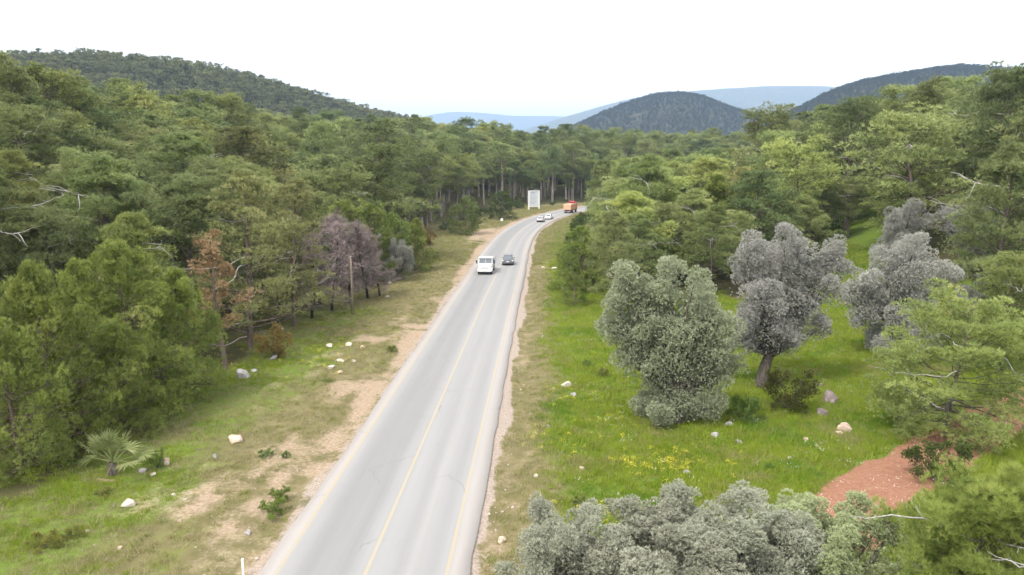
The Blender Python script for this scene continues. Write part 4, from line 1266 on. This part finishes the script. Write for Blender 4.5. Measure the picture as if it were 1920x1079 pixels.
# rocks
def rock_mesh(name, seed, sub=3):
    import bmesh
    rng = np.random.default_rng(seed)
    bm = bmesh.new()
    bmesh.ops.create_icosphere(bm, subdivisions=sub, radius=1.0)
    pl = [(unit(rng.normal(size=3)), rng.uniform(0.42, 0.8)) for _ in range(13)]
    off = rng.uniform(0, 50, 3)
    for v in bm.verts:
        c = np.array(v.co)
        for nrm, d in pl:
            e = c @ nrm - d
            if e > 0:
                c = c - nrm * e * 0.97
        c = c * 0.98 * (1 + 0.13 * float(fbm(np.array([c[0] * 2 + off[0]]), np.array([c[1] * 2 + c[2] * 1.7 + off[1]]), seed, 3)[0]))
        v.co = c
    me = bpy.data.meshes.new(name)
    bm.to_mesh(me)
    bm.free()
    return me
ROCKS = [rock_mesh('rock_%d' % k, 400 + k) for k in range(7)]
def rock(px, py, w, mat, label, group=None, flat=0.62, k=0):
    b = at(px, py)
    r = w / (F / depth(b)) / 2
    me = ROCKS[k % 7].copy()
    me.materials.clear()
    me.materials.append(M[mat])
    o = link('rock', me)
    o.location = (b[0], b[1], b[2] + r * flat * 0.2)
    o.scale = (r, r * RNG.uniform(0.7, 1.0), r * flat)
    o.rotation_euler = (RNG.normal(0, 0.22), RNG.normal(0, 0.22), RNG.uniform(-0.5, 0.5))
    return tag(o, label, 'rock', group)
RK = [
    (240, 955, 34, 'rockpale', 'round pale boulder on the left verge below the fan palm'),
    (441, 832, 34, 'rockpink', 'flat pinkish stone on the left verge right of the young pines'),
    (312, 877, 27, 'rockpink', 'pinkish stone beside the pale leafy shrub'),
    (288, 892, 20, 'rockpale', 'small pale stone at the foot of the fan palm'),
    (268, 888, 26, 'rockgrey', 'flat grey stone under the withered palm leaves'),
    (326, 930, 11, 'rockpale', 'white stone, first of the pair right of the round boulder'),
    (346, 939, 10, 'rockpale', 'white stone, second of the pair right of the round boulder'),
    (225, 1035, 14, 'rockpink', 'orange-pink stone low on the left verge'),
    (163, 1000, 11, 'rockpale', 'pale stone low on the verge, below and left of the round boulder'),
    (338, 985, 11, 'rockpink', 'pinkish stone below the pair of white stones'),
    (404, 862, 14, 'rockgrey', 'small grey stone between the palm and the flat pinkish stone'),
    (464, 1004, 20, 'rockgrey', 'grey stone close to the road edge near the white post'),
    (455, 711, 36, 'rockgrey', 'flat grey-white rock at the feet of the bare trunks'),
    (476, 699, 18, 'rockgrey', 'grey stone just behind the flat rock by the trunks'),
    (512, 676, 22, 'rockgrey', 'grey slab in the grass before the dry reddish shrub'),
    (524, 620, 18, 'rockpale', 'pale stone under the sparse pine'),
    (619, 652, 17, 'rockpale', 'leftmost stone in the row of three on the green verge'),
    (655, 650, 18, 'rockpale', 'middle white stone in the row of three on the green verge'),
    (680, 655, 15, 'rockpink', 'pinkish stone ending the row of three on the green verge'),
    (638, 681, 17, 'rockpale', 'white stone below the row of three'),
    (620, 691, 18, 'rockpale', 'long white stone below and left of the row of three'),
    (637, 701, 14, 'rockpink', 'orange stone lowest below the row of three'),
    (663, 680, 10, 'rockpale', 'tiny white stone right of the white stone below the row'),
    (730, 533, 13, 'rockpale', 'pale stone at the edge of the burnt trees'),
    (727, 558, 12, 'rockpale', 'pale stone right of the utility pole foot'),
    (1582, 812, 42, 'rockpink', 'large rounded pink-white boulder on the right meadow'),
    (1574, 818, 22, 'rockpink', 'stone leaning at the foot of the pink-white boulder'),
    (1364, 802, 22, 'rockgrey', 'grey block in the grass before the large olive'),
    (1340, 822, 20, 'rockgrey', 'low grey stone just below the grey block'),
    (1385, 833, 18, 'rockgrey', 'blue-grey stone right of the low grey stone'),
    (1062, 727, 28, 'rockpale', 'pale rock standing in the grass near the road, left of the big olive'),
    (1076, 745, 19, 'rockgrey', 'flat grey stone under the pale rock near the road'),
    (1542, 782, 36, 'rockdark', 'dark brown boulder above the pink-white one'),
    (1556, 754, 46, 'rockdark', 'wide dark rock at the shady edge of the meadow'),
    (1536, 727, 20, 'rockdark', 'small dark rock right of the dark shrub'),
    (1510, 832, 14, 'rockpink', 'small pinkish stone left of the pink-white boulder'),
    (1531, 843, 12, 'rockpink', 'smaller pinkish stone below the pink-white boulder'),
    (1480, 865, 11, 'rockpale', 'small pale stone in the middle of the right meadow'),
    (1289, 890, 17, 'rockgrey', 'pale grey stone standing among yellow flowers'),
    (1005, 895, 14, 'rockpale', 'white stone on the meadow close to the road'),
    (1028, 806, 12, 'rockgrey', 'small grey stone near the road halfway along the meadow'),
    (1680, 810, 16, 'rockpink', 'orange-red stone left of the umbrella pine trunk'),
    (940, 1018, 22, 'rockpink', 'pinkish flat stone beside the right road edge at the bottom'),
    (1090, 880, 14, 'rockpink', 'flat brownish stone in the meadow above the front olives'),
    (1885, 915, 50, 'rockdark', 'dark rock in the shade beside the red earth at the right edge'),
    (1040, 505, 14, 'rockpale', 'pale stone on dry grass beside the small conifer'),
    (1018, 505, 12, 'rockpale', 'pale stone at the right road edge opposite the cars'),
    (1745, 800, 20, 'rockgrey', 'grey stone against the umbrella pine trunk'),
]
for k, (px, py, w, mt, lab) in enumerate(RK):
    rock(px, py, w, mt, lab, k=k, flat=RNG.uniform(0.6, 0.85))

peb_src = source_collection('pebbles_src', [('pebble', (lambda me: (me.materials.append(M['pebble']), me)[1])(rock_mesh('pebble_%d' % k, 500 + k, 1))) for k in range(4)])
x, y, s, z, rng = ground_points(60000, -26, 26, 23, 130, 302)
lu, so_, gr_, rd_, fo_ = masks(x, y, s)
a = np.abs(s)
pr = 0.22 * ss(6.3, 4.8, a) + 0.10 * np.clip(so_, 0, 1) + 0.012 * (s < 0) * (a < 16) + 0.004 * (s > 0) * (a < 30)
k = rng.random(len(x)) < pr
m = k.sum()
sz = np.clip(rng.lognormal(-3.15, 0.5, m), 0.015, 0.16)
scatter('gravel', np.stack([x, y, z + 0.01], 1)[k], rng.uniform(0, 6.28, (m, 3)), np.column_stack([sz, sz, sz * 0.7]), rng.integers(0, 4, m), peb_src, 'pale gravel and pebbles along the road edges and bare soil', 'gravel')

# low weeds one can tell apart on the verges
CL = [make_olive('weed_a', 73, H=0.6, R=0.55, nl=12, sprigs=3800, leaves=6, L=0.07, Wd=0.016, t0=0.1, mat='bush', trunkr=0.015), make_olive('weed_b', 74, H=0.6, R=0.6, nl=12, sprigs=3800, leaves=6, L=0.075, Wd=0.015, t0=0.1, mat='bush', trunkr=0.015)]
for px, py, w, lab, tn in [
        (522, 945, 48, 'round green weed clump near the left road edge', (1.5, 1.55, 1.2)), (508, 975, 60, 'low green weed clump just below the round one by the road', (1.5, 1.6, 1.2)),
        (192, 938, 34, 'brownish dry weed clump left of the round boulder', (2.0, 1.5, 1.4)), (85, 1030, 60, 'wide brown weed clump at the lower left', (2.2, 1.6, 1.4)),
        (140, 1015, 40, 'small brown weed clump at the lower left', (2.2, 1.6, 1.4)), (735, 662, 22, 'green weed tuft alone on bare soil by the road', (1.6, 1.6, 1.2)),
        (500, 862, 30, 'grey-green weed clump between the flat pinkish stone and the road', (1.6, 1.8, 1.6)), (538, 858, 22, 'dark green weed clump nearest the flat pinkish stone', (1.2, 1.4, 1.1)),
        (1085, 955, 34, 'grey-brown weed clump above the front olives', (2.0, 1.8, 1.6)), (1130, 708, 30, 'dry brown weed clump left of the large olive', (1.9, 1.6, 1.2)),
        (1100, 690, 26, 'dull green weed clump on the meadow near the pale rock', (1.5, 1.6, 1.2)), (1440, 885, 24, 'dark green weed clump in the lower meadow', (1.2, 1.5, 1.0))]:
    b = at(px, py)
    k = F / depth(b)
    place(CL[px % 2], 'weed_clump', b, w / k * 0.55, lab, 'weed', tint=tn, sink=0.02)

# ------------------------------------------------------------------ fan palm
def fan_palm():
    b = at(212, 893)
    o = tag(empty('fan_palm', b, 0.0, 1.35), 'fan palm with spiky grey-green leaves before the young pines', 'palm')
    rng = np.random.default_rng(5)
    w = Wood()
    w.tube(crooked(rng, (0, 0, -0.1), (0.08, 0, 1), 0.65, 5, 0.05), [0.17, 0.19, 0.18, 0.17, 0.16, 0.12], 9)
    link('trunk', w.mesh('palm_trunk', M['oldbark']), o)
    for i in range(18):
        az = i * 2.399
        dead = i >= 13
        e = rng.uniform(0.15, 1.25) if not dead else rng.uniform(-0.9, -0.4)
        d = np.array([cos(az) * cos(e), sin(az) * cos(e), sin(e)])
        st = crooked(rng, (0.05, 0, 0.5), d, rng.uniform(0.8, 1.3) * (0.75 if dead else 1), 4, 0.04, -0.25)
        V, Fc, T = [], [], []
        tv, tq = tube_arrays(st, np.linspace(0.022, 0.012, 5), 4)
        V.append(tv)
        n0 = len(tv)
        ax = unit(st[-1] - st[-2])
        sd = unit(np.cross(ax, [0, 0, 1.0]))
        up = np.cross(sd, ax)
        tris = []
        for j in range(22):
            a = (j / 21 - 0.5) * 3.6
            dd = unit(ax * cos(a) + sd * sin(a) + up * rng.uniform(-0.05, 0.18) - np.array([0, 0, 0.12 * abs(a)]))
            l = 0.75 * (1 - 0.22 * abs(a) / 1.8) * rng.uniform(0.85, 1.1)
            pw = unit(np.cross(dd, up)) * 0.028
            q = st[-1]
            tip = q + dd * l - np.array([0, 0, 0.10 * l])
            V.append(np.array([q, q + dd * l * 0.55 + pw, tip, q + dd * l * 0.55 - pw]))
            tris.append([n0 + j * 4 + c for c in range(4)])
        VV = np.vstack(V)
        me = mesh_np('palm_frond', VV, [tq, np.array(tris)], M['deadpalm' if dead else 'palm'], attrs={'tone': np.clip(rng.uniform(0.2, 0.9) + rng.normal(0, 0.1, len(VV)), 0, 1)})
        c = link('frond', me, o)
        if dead:
            c['label'] = 'withered brown frond hanging down'
fan_palm()

# ------------------------------------------------------------------ poles, post, marker, billboard
def pole(px, py, top, label, box=False):
    b = at(px, py)
    h = topz(b, top)
    o = tag(empty('utility_pole', b), label, 'utility pole')
    MB().tube([(0, 0, -0.3), (0.02, 0, h * 0.5), (0.0, 0, h)], [0.12, 0.10, 0.08], 10).build('shaft', M['pole'], o, True)
    MB().tube([(0, 0, h), (0, 0, h + 0.05)], [0.11, 0.04], 10).build('cap', M['greymetal'], o)
    if box:
        MB().box((0.0, -0.2, h * 0.45), (0.4, 0.25, 0.55)).build('switch_box', M['dark'], o, bevel=0.02)
    return o
M['greymetal'] = plain('galvanised_metal', (0.42, 0.42, 0.43), 0.5, 0.5, 0.3)
M['dark'] = plain('dark_plastic', (0.03, 0.03, 0.033), 0.5, 0.4)
M['white'] = plain('white_paint', (0.78, 0.78, 0.76), 0.45, 0.4, var=0.05)
M['offwhite'] = plain('weathered_white_board', (0.58, 0.60, 0.62), 0.6, 0.3, var=0.10, scale=1.2)
M['print'] = plain('grey_print', (0.36, 0.40, 0.44), 0.7, 0.2)
pole(661, 590, 482, 'bare wooden pole standing before the leafless burnt trees')
pole(794, 487, 416, 'thinner wooden pole with a dark box at the forest edge', True)

def marker_post():
    b = at(457, 1088)
    h = topz(b, 1049)
    o = tag(empty('marker_post', b), 'thin white marker post at the bottom edge beside the road', 'post')
    MB().box((0, 0, h / 2), (0.09, 0.05, h)).build('shaft', M['white'], o, bevel=0.008)
    MB().box((0, 0, h + 0.02), (0.10, 0.06, 0.04), taper=0.6).build('cap', M['white'], o)
marker_post()

def kilometre_stone():
    b = at(941, 416)
    o = tag(empty('marker_stone', b), 'small white marker stone on the grass at the pull-off', 'marker')
    secs = [np.array([(-0.35, -0.15, z), (0.35, -0.15, z), (0.35, 0.15, z), (-0.35, 0.15, z)]) * [k, k, 1] for z, k in ((-0.1, 1.1), (0.55, 1.0), (0.8, 0.8), (0.88, 0.4))]
    MB().loft(secs).build('body', M['white'], o, bevel=0.03)
kilometre_stone()

def billboard():
    b = at(1001, 393)
    k = F / depth(b)
    w, h0, h1 = 21 / k, 0.9, topz(b, 358) 
    o = tag(empty('billboard', b, 0.42), 'white two-post billboard with faded grey print before the dark pines', 'billboard')
    for sx in (-1, 1):
        MB().box((sx * w / 2, 0, h1 / 2 - 0.2), (0.42, 0.42, h1 + 0.4)).build('post', M['white'], o, bevel=0.02)
    pn = MB().box((0, 0, (h0 + h1) / 2), (w - 0.44, 0.16, h1 - h0 - 0.25)).build('panel', M['offwhite'], o)
    MB().box((0, 0, h1 - 0.02), (w - 0.44, 0.3, 0.2)).build('top_rail', M['white'], o)
    MB().box((0, 0, h0 + 0.02), (w - 0.44, 0.3, 0.16)).build('bottom_rail', M['white'], o)
    rng = np.random.default_rng(3)
    MB().box((-0.35, -0.085, h1 - 0.62), (1.5, 0.012, 0.42)).build('print_block', M['print'], pn)
    for i in range(8):
        ww = (w - 1.1) * rng.uniform(0.6, 1.0)
        MB().box((-(w - 1.1 - ww) / 2, -0.085, h1 - 1.3 - i * (h1 - h0 - 1.9) / 8), (ww, 0.012, 0.13)).build('print_line', M['print'], pn)
    for x in (0.15, 1.0):
        l = MB().tube([(x, 0, h1), (x, -0.25, h1 + 0.35), (x + 0.35, -1.0, h1 + 0.55)], 0.045, 6).build('lamp_arm', M['greymetal'], o)
        MB().box((x + 0.42, -1.15, h1 + 0.55), (0.45, 0.32, 0.16)).build('lamp_head', M['dark'], l)
billboard()

# ------------------------------------------------------------------ vehicles
def paint(name, c, rough=0.3, metal=0.0):
    n = NT(name)
    tc = n.n('TexCoord').outputs['Object']
    nz = n.noise(tc, 4.0, 5, 0.6)
    dirt = n.math('MULTIPLY', n.smooth(nz, 0.45, 0.75), 0.35)
    n.surf(n.mix(dirt, c, (0.33, 0.29, 0.25)), rough, 0.5, metal, coat=0.4)
    return n.m
M['pwhite'], M['pdark'], M['psilver'], M['porange'] = paint('white_car_paint', (0.76, 0.76, 0.75)), paint('dark_grey_car_paint', (0.075, 0.08, 0.09)), paint('silver_car_paint', (0.56, 0.56, 0.55), 0.35, 0.2), paint('orange_tipper_paint', (0.66, 0.40, 0.25), 0.5)
M['glass'] = plain('car_glass', (0.11, 0.13, 0.15), 0.08, 0.8, var=0.02)  # base colour lightened: reflected sky is painted into the glass
M['tyre'] = plain('tyre_rubber', (0.025, 0.025, 0.027), 0.85, 0.2)
M['rim'] = plain('wheel_rim', (0.4, 0.4, 0.41), 0.4, 0.5, 0.6)
M['lampclear'] = plain('headlamp_glass', (0.72, 0.74, 0.76), 0.15, 0.6, var=0.03)
M['lampred'] = plain('tail_lamp', (0.45, 0.03, 0.03), 0.25, 0.5, var=0.03)
M['lampamber'] = plain('indicator_lamp', (0.6, 0.25, 0.03), 0.25, 0.5, var=0.03)
M['pred'] = paint('red_cab_paint', (0.42, 0.05, 0.06))
M['plate'] = plain('number_plate', (0.75, 0.75, 0.73), 0.5, 0.3, var=0.04)

def wheel(o, x, y, r, w, sx):
    t = MB().tube([(x - sx * w / 2, y, r), (x - sx * w * 0.42, y, r), (x + sx * w * 0.42, y, r), (x + sx * w / 2, y, r)], [r * 0.86, r, r, r * 0.86], 18).build('wheel', M['tyre'], o, True)
    MB().disc((x + sx * w * 0.46, y, r), (1, 0, 0), r * 0.6, w * 0.16, 14).build('rim', M['rim'], t)

def on_road(px, py):
    d = ray(px, py)
    t = (0.05 - HC) / d[2]
    x, y = d[0] * t, d[1] * t
    i = int(np.argmin(np.hypot(RC[:, 0] - x, RC[:, 1] - y)))
    return (x, y, 0.052), math.atan2(_T[i, 1], _T[i, 0]) - pi / 2

def section(y, zb, zt, hw, hb=None, k=0.12):
    """a rounded cross-section of a car body at station y"""
    hb = hw if hb is None else hb
    return np.array([(-hb * 0.9, y, zb), (hb * 0.9, y, zb), (hb, y, zb + k), (hw * 1.0, y, (zb + zt) / 2), (hw * 0.96, y, zt - k * 0.5), (hw * 0.88, y, zt), (-hw * 0.88, y, zt), (-hw * 0.96, y, zt - k * 0.5), (-hw * 1.0, y, (zb + zt) / 2), (-hb, y, zb + k)])

def car(loc, rz, paintm, label, L=4.2, Wd=1.74, H=1.46, hatch=True):
    """+y is forward; seen here from behind"""
    o = tag(empty('car', loc, rz), label, 'car')
    hw, f, r = Wd / 2, L / 2, -L / 2
    bl = 0.88
    MB().loft([section(r, 0.42, 0.66, hw * 0.9), section(r + 0.06, 0.30, 0.84, hw * 0.95), section(r + 0.35, 0.24, bl, hw), section(-0.5, 0.22, bl, hw * 1.01), section(0.6, 0.22, bl, hw * 1.01),
               section(f - 0.9, 0.23, bl - 0.06, hw), section(f - 0.3, 0.28, bl - 0.16, hw * 0.95), section(f - 0.03, 0.36, bl - 0.3, hw * 0.86)]).build('body', M[paintm], o, True, 0.02)
    rb = r + (0.16 if hatch else 0.75)
    rt = r + (0.62 if hatch else 1.15)
    ft, fb = 0.25, 0.95
    def cab(y, z, w):
        return np.array([(-w, y, z), (w, y, z)])
    zb, zt = bl - 0.04, H
    wb, wt = hw * 0.9, hw * 0.72
    V = [(-wb, rb, zb), (wb, rb, zb), (wb, fb, zb), (-wb, fb, zb), (-wt, rt, zt - 0.04), (wt, rt, zt - 0.04), (wt, ft, zt - 0.03), (-wt, ft, zt - 0.03)]
    MB().add(V, [(0, 3, 2, 1), (4, 5, 6, 7), (0, 1, 5, 4), (1, 2, 6, 5), (2, 3, 7, 6), (3, 0, 4, 7)]).build('cabin', M[paintm], o, False, 0.05)
    MB().loft([np.array([(-wt * 0.99, y, zt - 0.04), (wt * 0.99, y, zt - 0.04), (wt * 0.85, y, zt - 0.04 + h), (-wt * 0.85, y, zt - 0.04 + h)]) for y, h in ((rt - 0.02, 0.012), (rt + 0.35, 0.055), (ft - 0.3, 0.055), (ft, 0.012))]).build('roof', M[paintm], o, True)
    def quad(name, a, b, c, d, off, m='glass', inset=0.1):
        q = np.array([a, b, c, d], float)
        ctr = q.mean(0)
        q = ctr + (q - ctr) * (1 - inset) + np.array(off)
        n = unit(np.cross(q[1] - q[0], q[2] - q[0]))
        n = n if n @ np.array(off) > 0 else -n
        MB().add(np.vstack([q, q - n * 0.03]), [(0, 1, 2, 3), (7, 6, 5, 4), (0, 4, 5, 1), (1, 5, 6, 2), (2, 6, 7, 3), (3, 7, 4, 0)]).build(name, M[m], o)
    V = np.array(V)
    quad('rear_window', V[0], V[1], V[5], V[4], (0, -0.03, 0.012), inset=0.16)
    quad('windscreen', V[3], V[2], V[6], V[7], (0, 0.03, 0.015), inset=0.12)
    for sx, ids in ((1, (1, 2, 6, 5)), (-1, (0, 3, 7, 4))):
        quad('side_window', *V[list(ids)], (sx * 0.022, 0, 0.006), inset=0.2)
        for yy in (r + 0.82, f - 0.8):
            wheel(o, sx * (hw - 0.09), yy, 0.31, 0.2, sx)
        MB().box((sx * (hw - 0.14), r + 0.07, 0.76), (0.24, 0.09, 0.2)).build('tail_lamp', M['lampred' if paintm != 'pdark' else 'lampclear'], o, bevel=0.02)  # on the dark car, white highlights are put into the lamp colour
        MB().box((sx * (hw - 0.2), f - 0.1, 0.6), (0.32, 0.12, 0.14)).build('headlamp', M['lampclear'], o, bevel=0.02)
        MB().box((sx * (hw + 0.09), 0.72, 0.95), (0.2, 0.1, 0.13)).build('mirror', M[paintm], o, bevel=0.03)
    MB().box((0, r - 0.02, 0.42), (Wd * 0.94, 0.16, 0.2)).build('rear_bumper', M['dark' if paintm == 'psilver' else paintm], o, bevel=0.03)
    MB().box((0, r + 0.02, 0.27), (Wd * 0.86, 0.1, 0.12)).build('rear_skirt', M['dark'], o)
    MB().box((0, r - 0.045 + 0.03, 0.62), (0.5, 0.05, 0.12)).build('number_plate', M['plate'], o)
    return o

def lorry():
    """old bonneted open lorry, seen from the front; -y is forward here"""
    loc, rz = on_road(912, 510)
    o = tag(empty('lorry', loc, rz), 'white bonneted lorry with big mirrors driving towards the camera', 'lorry')
    hw = 1.08
    def sec(y, w0, z0, w1, z1):
        return np.array([(-w0, y, z0), (w0, y, z0), (w0, y, (z0 + z1) / 2), (w1, y, z1 - 0.06), (w1 * 0.86, y, z1), (-w1 * 0.86, y, z1), (-w1, y, z1 - 0.06), (-w0, y, (z0 + z1) / 2)])
    MB().loft([sec(-2.95, 0.84, 0.55, 0.66, 1.22), sec(-2.8, 0.92, 0.52, 0.74, 1.32), sec(-2.2, 1.0, 0.5, 0.84, 1.42), sec(-1.72, 1.04, 0.5, 0.98, 1.5)]).build('bonnet', M['pwhite'], o, True, 0.03)
    cb = MB().loft([np.array([(-w, y0, z), (w, y0, z), (w, y1, z), (-w, y1, z)]) for w, y0, y1, z in ((hw, -1.74, -0.25, 0.5), (hw, -1.74, -0.25, 1.48), (hw * 0.95, -1.45, -0.25, 2.28), (hw * 0.9, -1.38, -0.3, 2.38))]).build('cab', M['pwhite'], o, False, 0.05)
    n = unit(np.array([0, -0.8, 0.29]))
    V = np.array([(-0.95, -1.715, 1.54), (0.95, -1.715, 1.54), (0.9, -1.475, 2.2), (-0.9, -1.475, 2.2)]) + n * 0.03
    MB().add(np.vstack([V, V - n * 0.04]), [(0, 1, 2, 3), (7, 6, 5, 4), (0, 4, 5, 1), (1, 5, 6, 2), (2, 6, 7, 3), (3, 7, 4, 0)]).build('windscreen', M['glass'], o)
    MB().box((0, -1.62, 1.87), (0.025, 0.06, 0.7), rot=((1, 0, 0), (0, 0.94, 0.34), (0, -0.34, 0.94))).build('windscreen_bar', M['pwhite'], o)
    MB().box((0, -1.5, 2.33), (2.1, 0.3, 0.07)).build('sun_visor', M['white'], o, bevel=0.02)
    for sx in (-1, 1):
        MB().box((sx * (hw + 0.005), -0.9, 1.82), (0.03, 0.85, 0.5)).build('side_window', M['glass'], o)
        MB().tube([(sx * hw, -1.6, 1.45), (sx * (hw + 0.2), -1.72, 1.5), (sx * (hw + 0.2), -1.72, 2.0)], 0.018, 6).build('mirror_arm', M['dark'], o)
        MB().box((sx * (hw + 0.22), -1.74, 1.75), (0.2, 0.08, 0.5)).build('mirror', M['dark'], o, bevel=0.02)
        MB().loft([np.array([(sx * (0.93 + x), y, z) for x, z in ((-0.2, 0.55), (0.18, 0.55), (0.18, 0.75 + k), (0.05, 0.95 + k), (-0.2, 0.98 + k))]) for y, k in ((-2.75, -0.1), (-2.5, 0.06), (-2.1, 0.08), (-1.75, -0.05))]).build('mudguard', M['pwhite'], o, True, 0.02)
        MB().disc((sx * 0.72, -2.93, 0.92), (0, 1, 0), 0.13, 0.1, 14).build('headlamp', M['lampclear'], o)
        MB().box((sx * 0.9, -2.8, 1.05), (0.1, 0.1, 0.1)).build('indicator', M['lampamber'], o, bevel=0.02)
        for yy, ww in ((-2.25, 0.26), (1.75, 0.5)):
            wheel(o, sx * (0.94 if yy < 0 else 0.86), yy, 0.46, ww, sx)
    g = MB().box((0, -2.955, 0.93), (1.1, 0.05, 0.46)).build('grille', M['greymetal'], o)
    for i in range(5):
        MB().box((0, -2.985, 0.76 + i * 0.085), (1.04, 0.02, 0.03)).build('grille_bar', M['white'], g)
    MB().box((0, -3.08, 0.6), (2.06, 0.16, 0.24)).build('bumper', M['white'], o, bevel=0.03)
    MB().box((0, -2.98, 0.38), (1.9, 0.2, 0.22)).build('lower_valance', M['dark'], o)
    MB().box((0, -3.168, 0.6), (0.5, 0.02, 0.12)).build('number_plate', M['plate'], o)
    MB().box((0, 0.9, 0.75), (0.9, 5.6, 0.22)).build('chassis', M['dark'], o)
    bd = MB().box((0, 1.35, 1.03), (2.2, 3.4, 0.12)).build('cargo_floor', M['greymetal'], o)
    for sx in (-1, 1):
        for i in range(4):
            MB().box((sx * 1.08, 1.35, 1.2 + i * 0.24), (0.05, 3.4, 0.19)).build('side_board', M['psilver'], bd)
        for yy in (-0.32, 1.35, 3.02):
            MB().box((sx * 1.12, yy, 1.55), (0.06, 0.08, 1.1)).build('stake', M['greymetal'], bd)
    for i in range(5):
        MB().box((0, -0.34, 1.2 + i * 0.27), (2.14, 0.05, 0.2)).build('head_board', M['psilver'], bd)
    for i in range(4):
        MB().box((0, 3.04, 1.2 + i * 0.24), (2.14, 0.05, 0.19)).build('tail_board', M['psilver'], bd)
    return o
lorry()

loc, rz = on_road(953, 495)
car(loc, rz, 'pdark', 'dark grey hatchback driving away beside the white lorry', 4.15, 1.8, 1.56)
loc, rz = on_road(1014, 416)
car(loc, rz, 'psilver', 'silver saloon car following the white car round the bend', 4.4, 1.74, 1.42, False)
loc, rz = on_road(1029.5, 411)
car(loc, rz, 'pwhite', 'white saloon car close behind the orange lorry on the bend', 4.4, 1.76, 1.42, False)

def tipper():
    loc, rz = on_road(1069, 399)
    o = tag(empty('tipper_lorry', loc, rz), 'orange tipper lorry with a red cab half hidden by the pine on the bend', 'lorry')
    bd = MB().loft([np.array([(-1.22, y, z0), (1.22, y, z0), (1.25, y, z1), (-1.25, y, z1)]) for y, z0, z1 in ((-3.4, 1.05, 2.75), (-3.3, 1.05, 2.8), (1.9, 1.05, 2.8), (2.0, 1.05, 2.8))]).build('tipper_body', M['porange'], o, False, 0.03)
    for x in (-1.1, -0.37, 0.37, 1.1):
        MB().box((x, -3.44, 1.9), (0.12, 0.1, 1.6)).build('tailgate_rib', M['porange'], bd)
    for sx in (-1, 1):
        for yy in (-2.6, -1.3, 0.0, 1.3):
            MB().box((sx * 1.27, yy, 1.9), (0.08, 0.14, 1.7)).build('side_rib', M['porange'], bd)
        for yy in (-2.2, -0.95, 3.0):
            wheel(o, sx * 0.98, yy, 0.5, 0.45, sx)
        MB().box((sx * 0.85, -3.3, 0.82), (0.35, 0.08, 0.16)).build('tail_lamp', M['lampred'], o)
    MB().box((0, -0.2, 0.8), (0.9, 6.6, 0.26)).build('chassis', M['dark'], o)
    MB().box((0, -3.35, 0.6), (2.2, 0.12, 0.18)).build('underrun_bar', M['greymetal'], o)
    cb = MB().loft([np.array([(-w, y0, z), (w, y0, z), (w, y1, z), (-w, y1, z)]) for w, y0, y1, z in ((1.2, 2.2, 4.1, 0.7), (1.2, 2.2, 4.1, 1.9), (1.12, 2.25, 3.9, 3.0), (1.0, 2.4, 3.7, 3.12))]).build('cab', M['pred'], o, False, 0.05)
    MB().box((0, 2.3, 3.32), (1.9, 0.5, 0.45), taper=0.9).build('roof_deflector', M['pred'], o, bevel=0.05)
    MB().box((0, 4.02, 2.35), (2.0, 0.04, 0.75), rot=((1, 0, 0), (0, 0.98, -0.18), (0, 0.18, 0.98))).build('windscreen', M['glass'], o)
tipper()

# ------------------------------------------------------------------ the hazy air
hz = NT('hazy_air')
pv = hz.n('VolumePrincipled', {'Color': (0.50, 0.70, 1.0, 1), 'Density': 1.4e-4, 'Anisotropy': 0.0})
hz.t.links.new(pv.outputs[0], hz.out.inputs[1])
haze = MB().box((0, 6300, 390), (21000, 14200, 820)).build('haze', hz.m)
tag(haze, 'thin blue haze over the whole landscape', 'haze', kind='stuff')
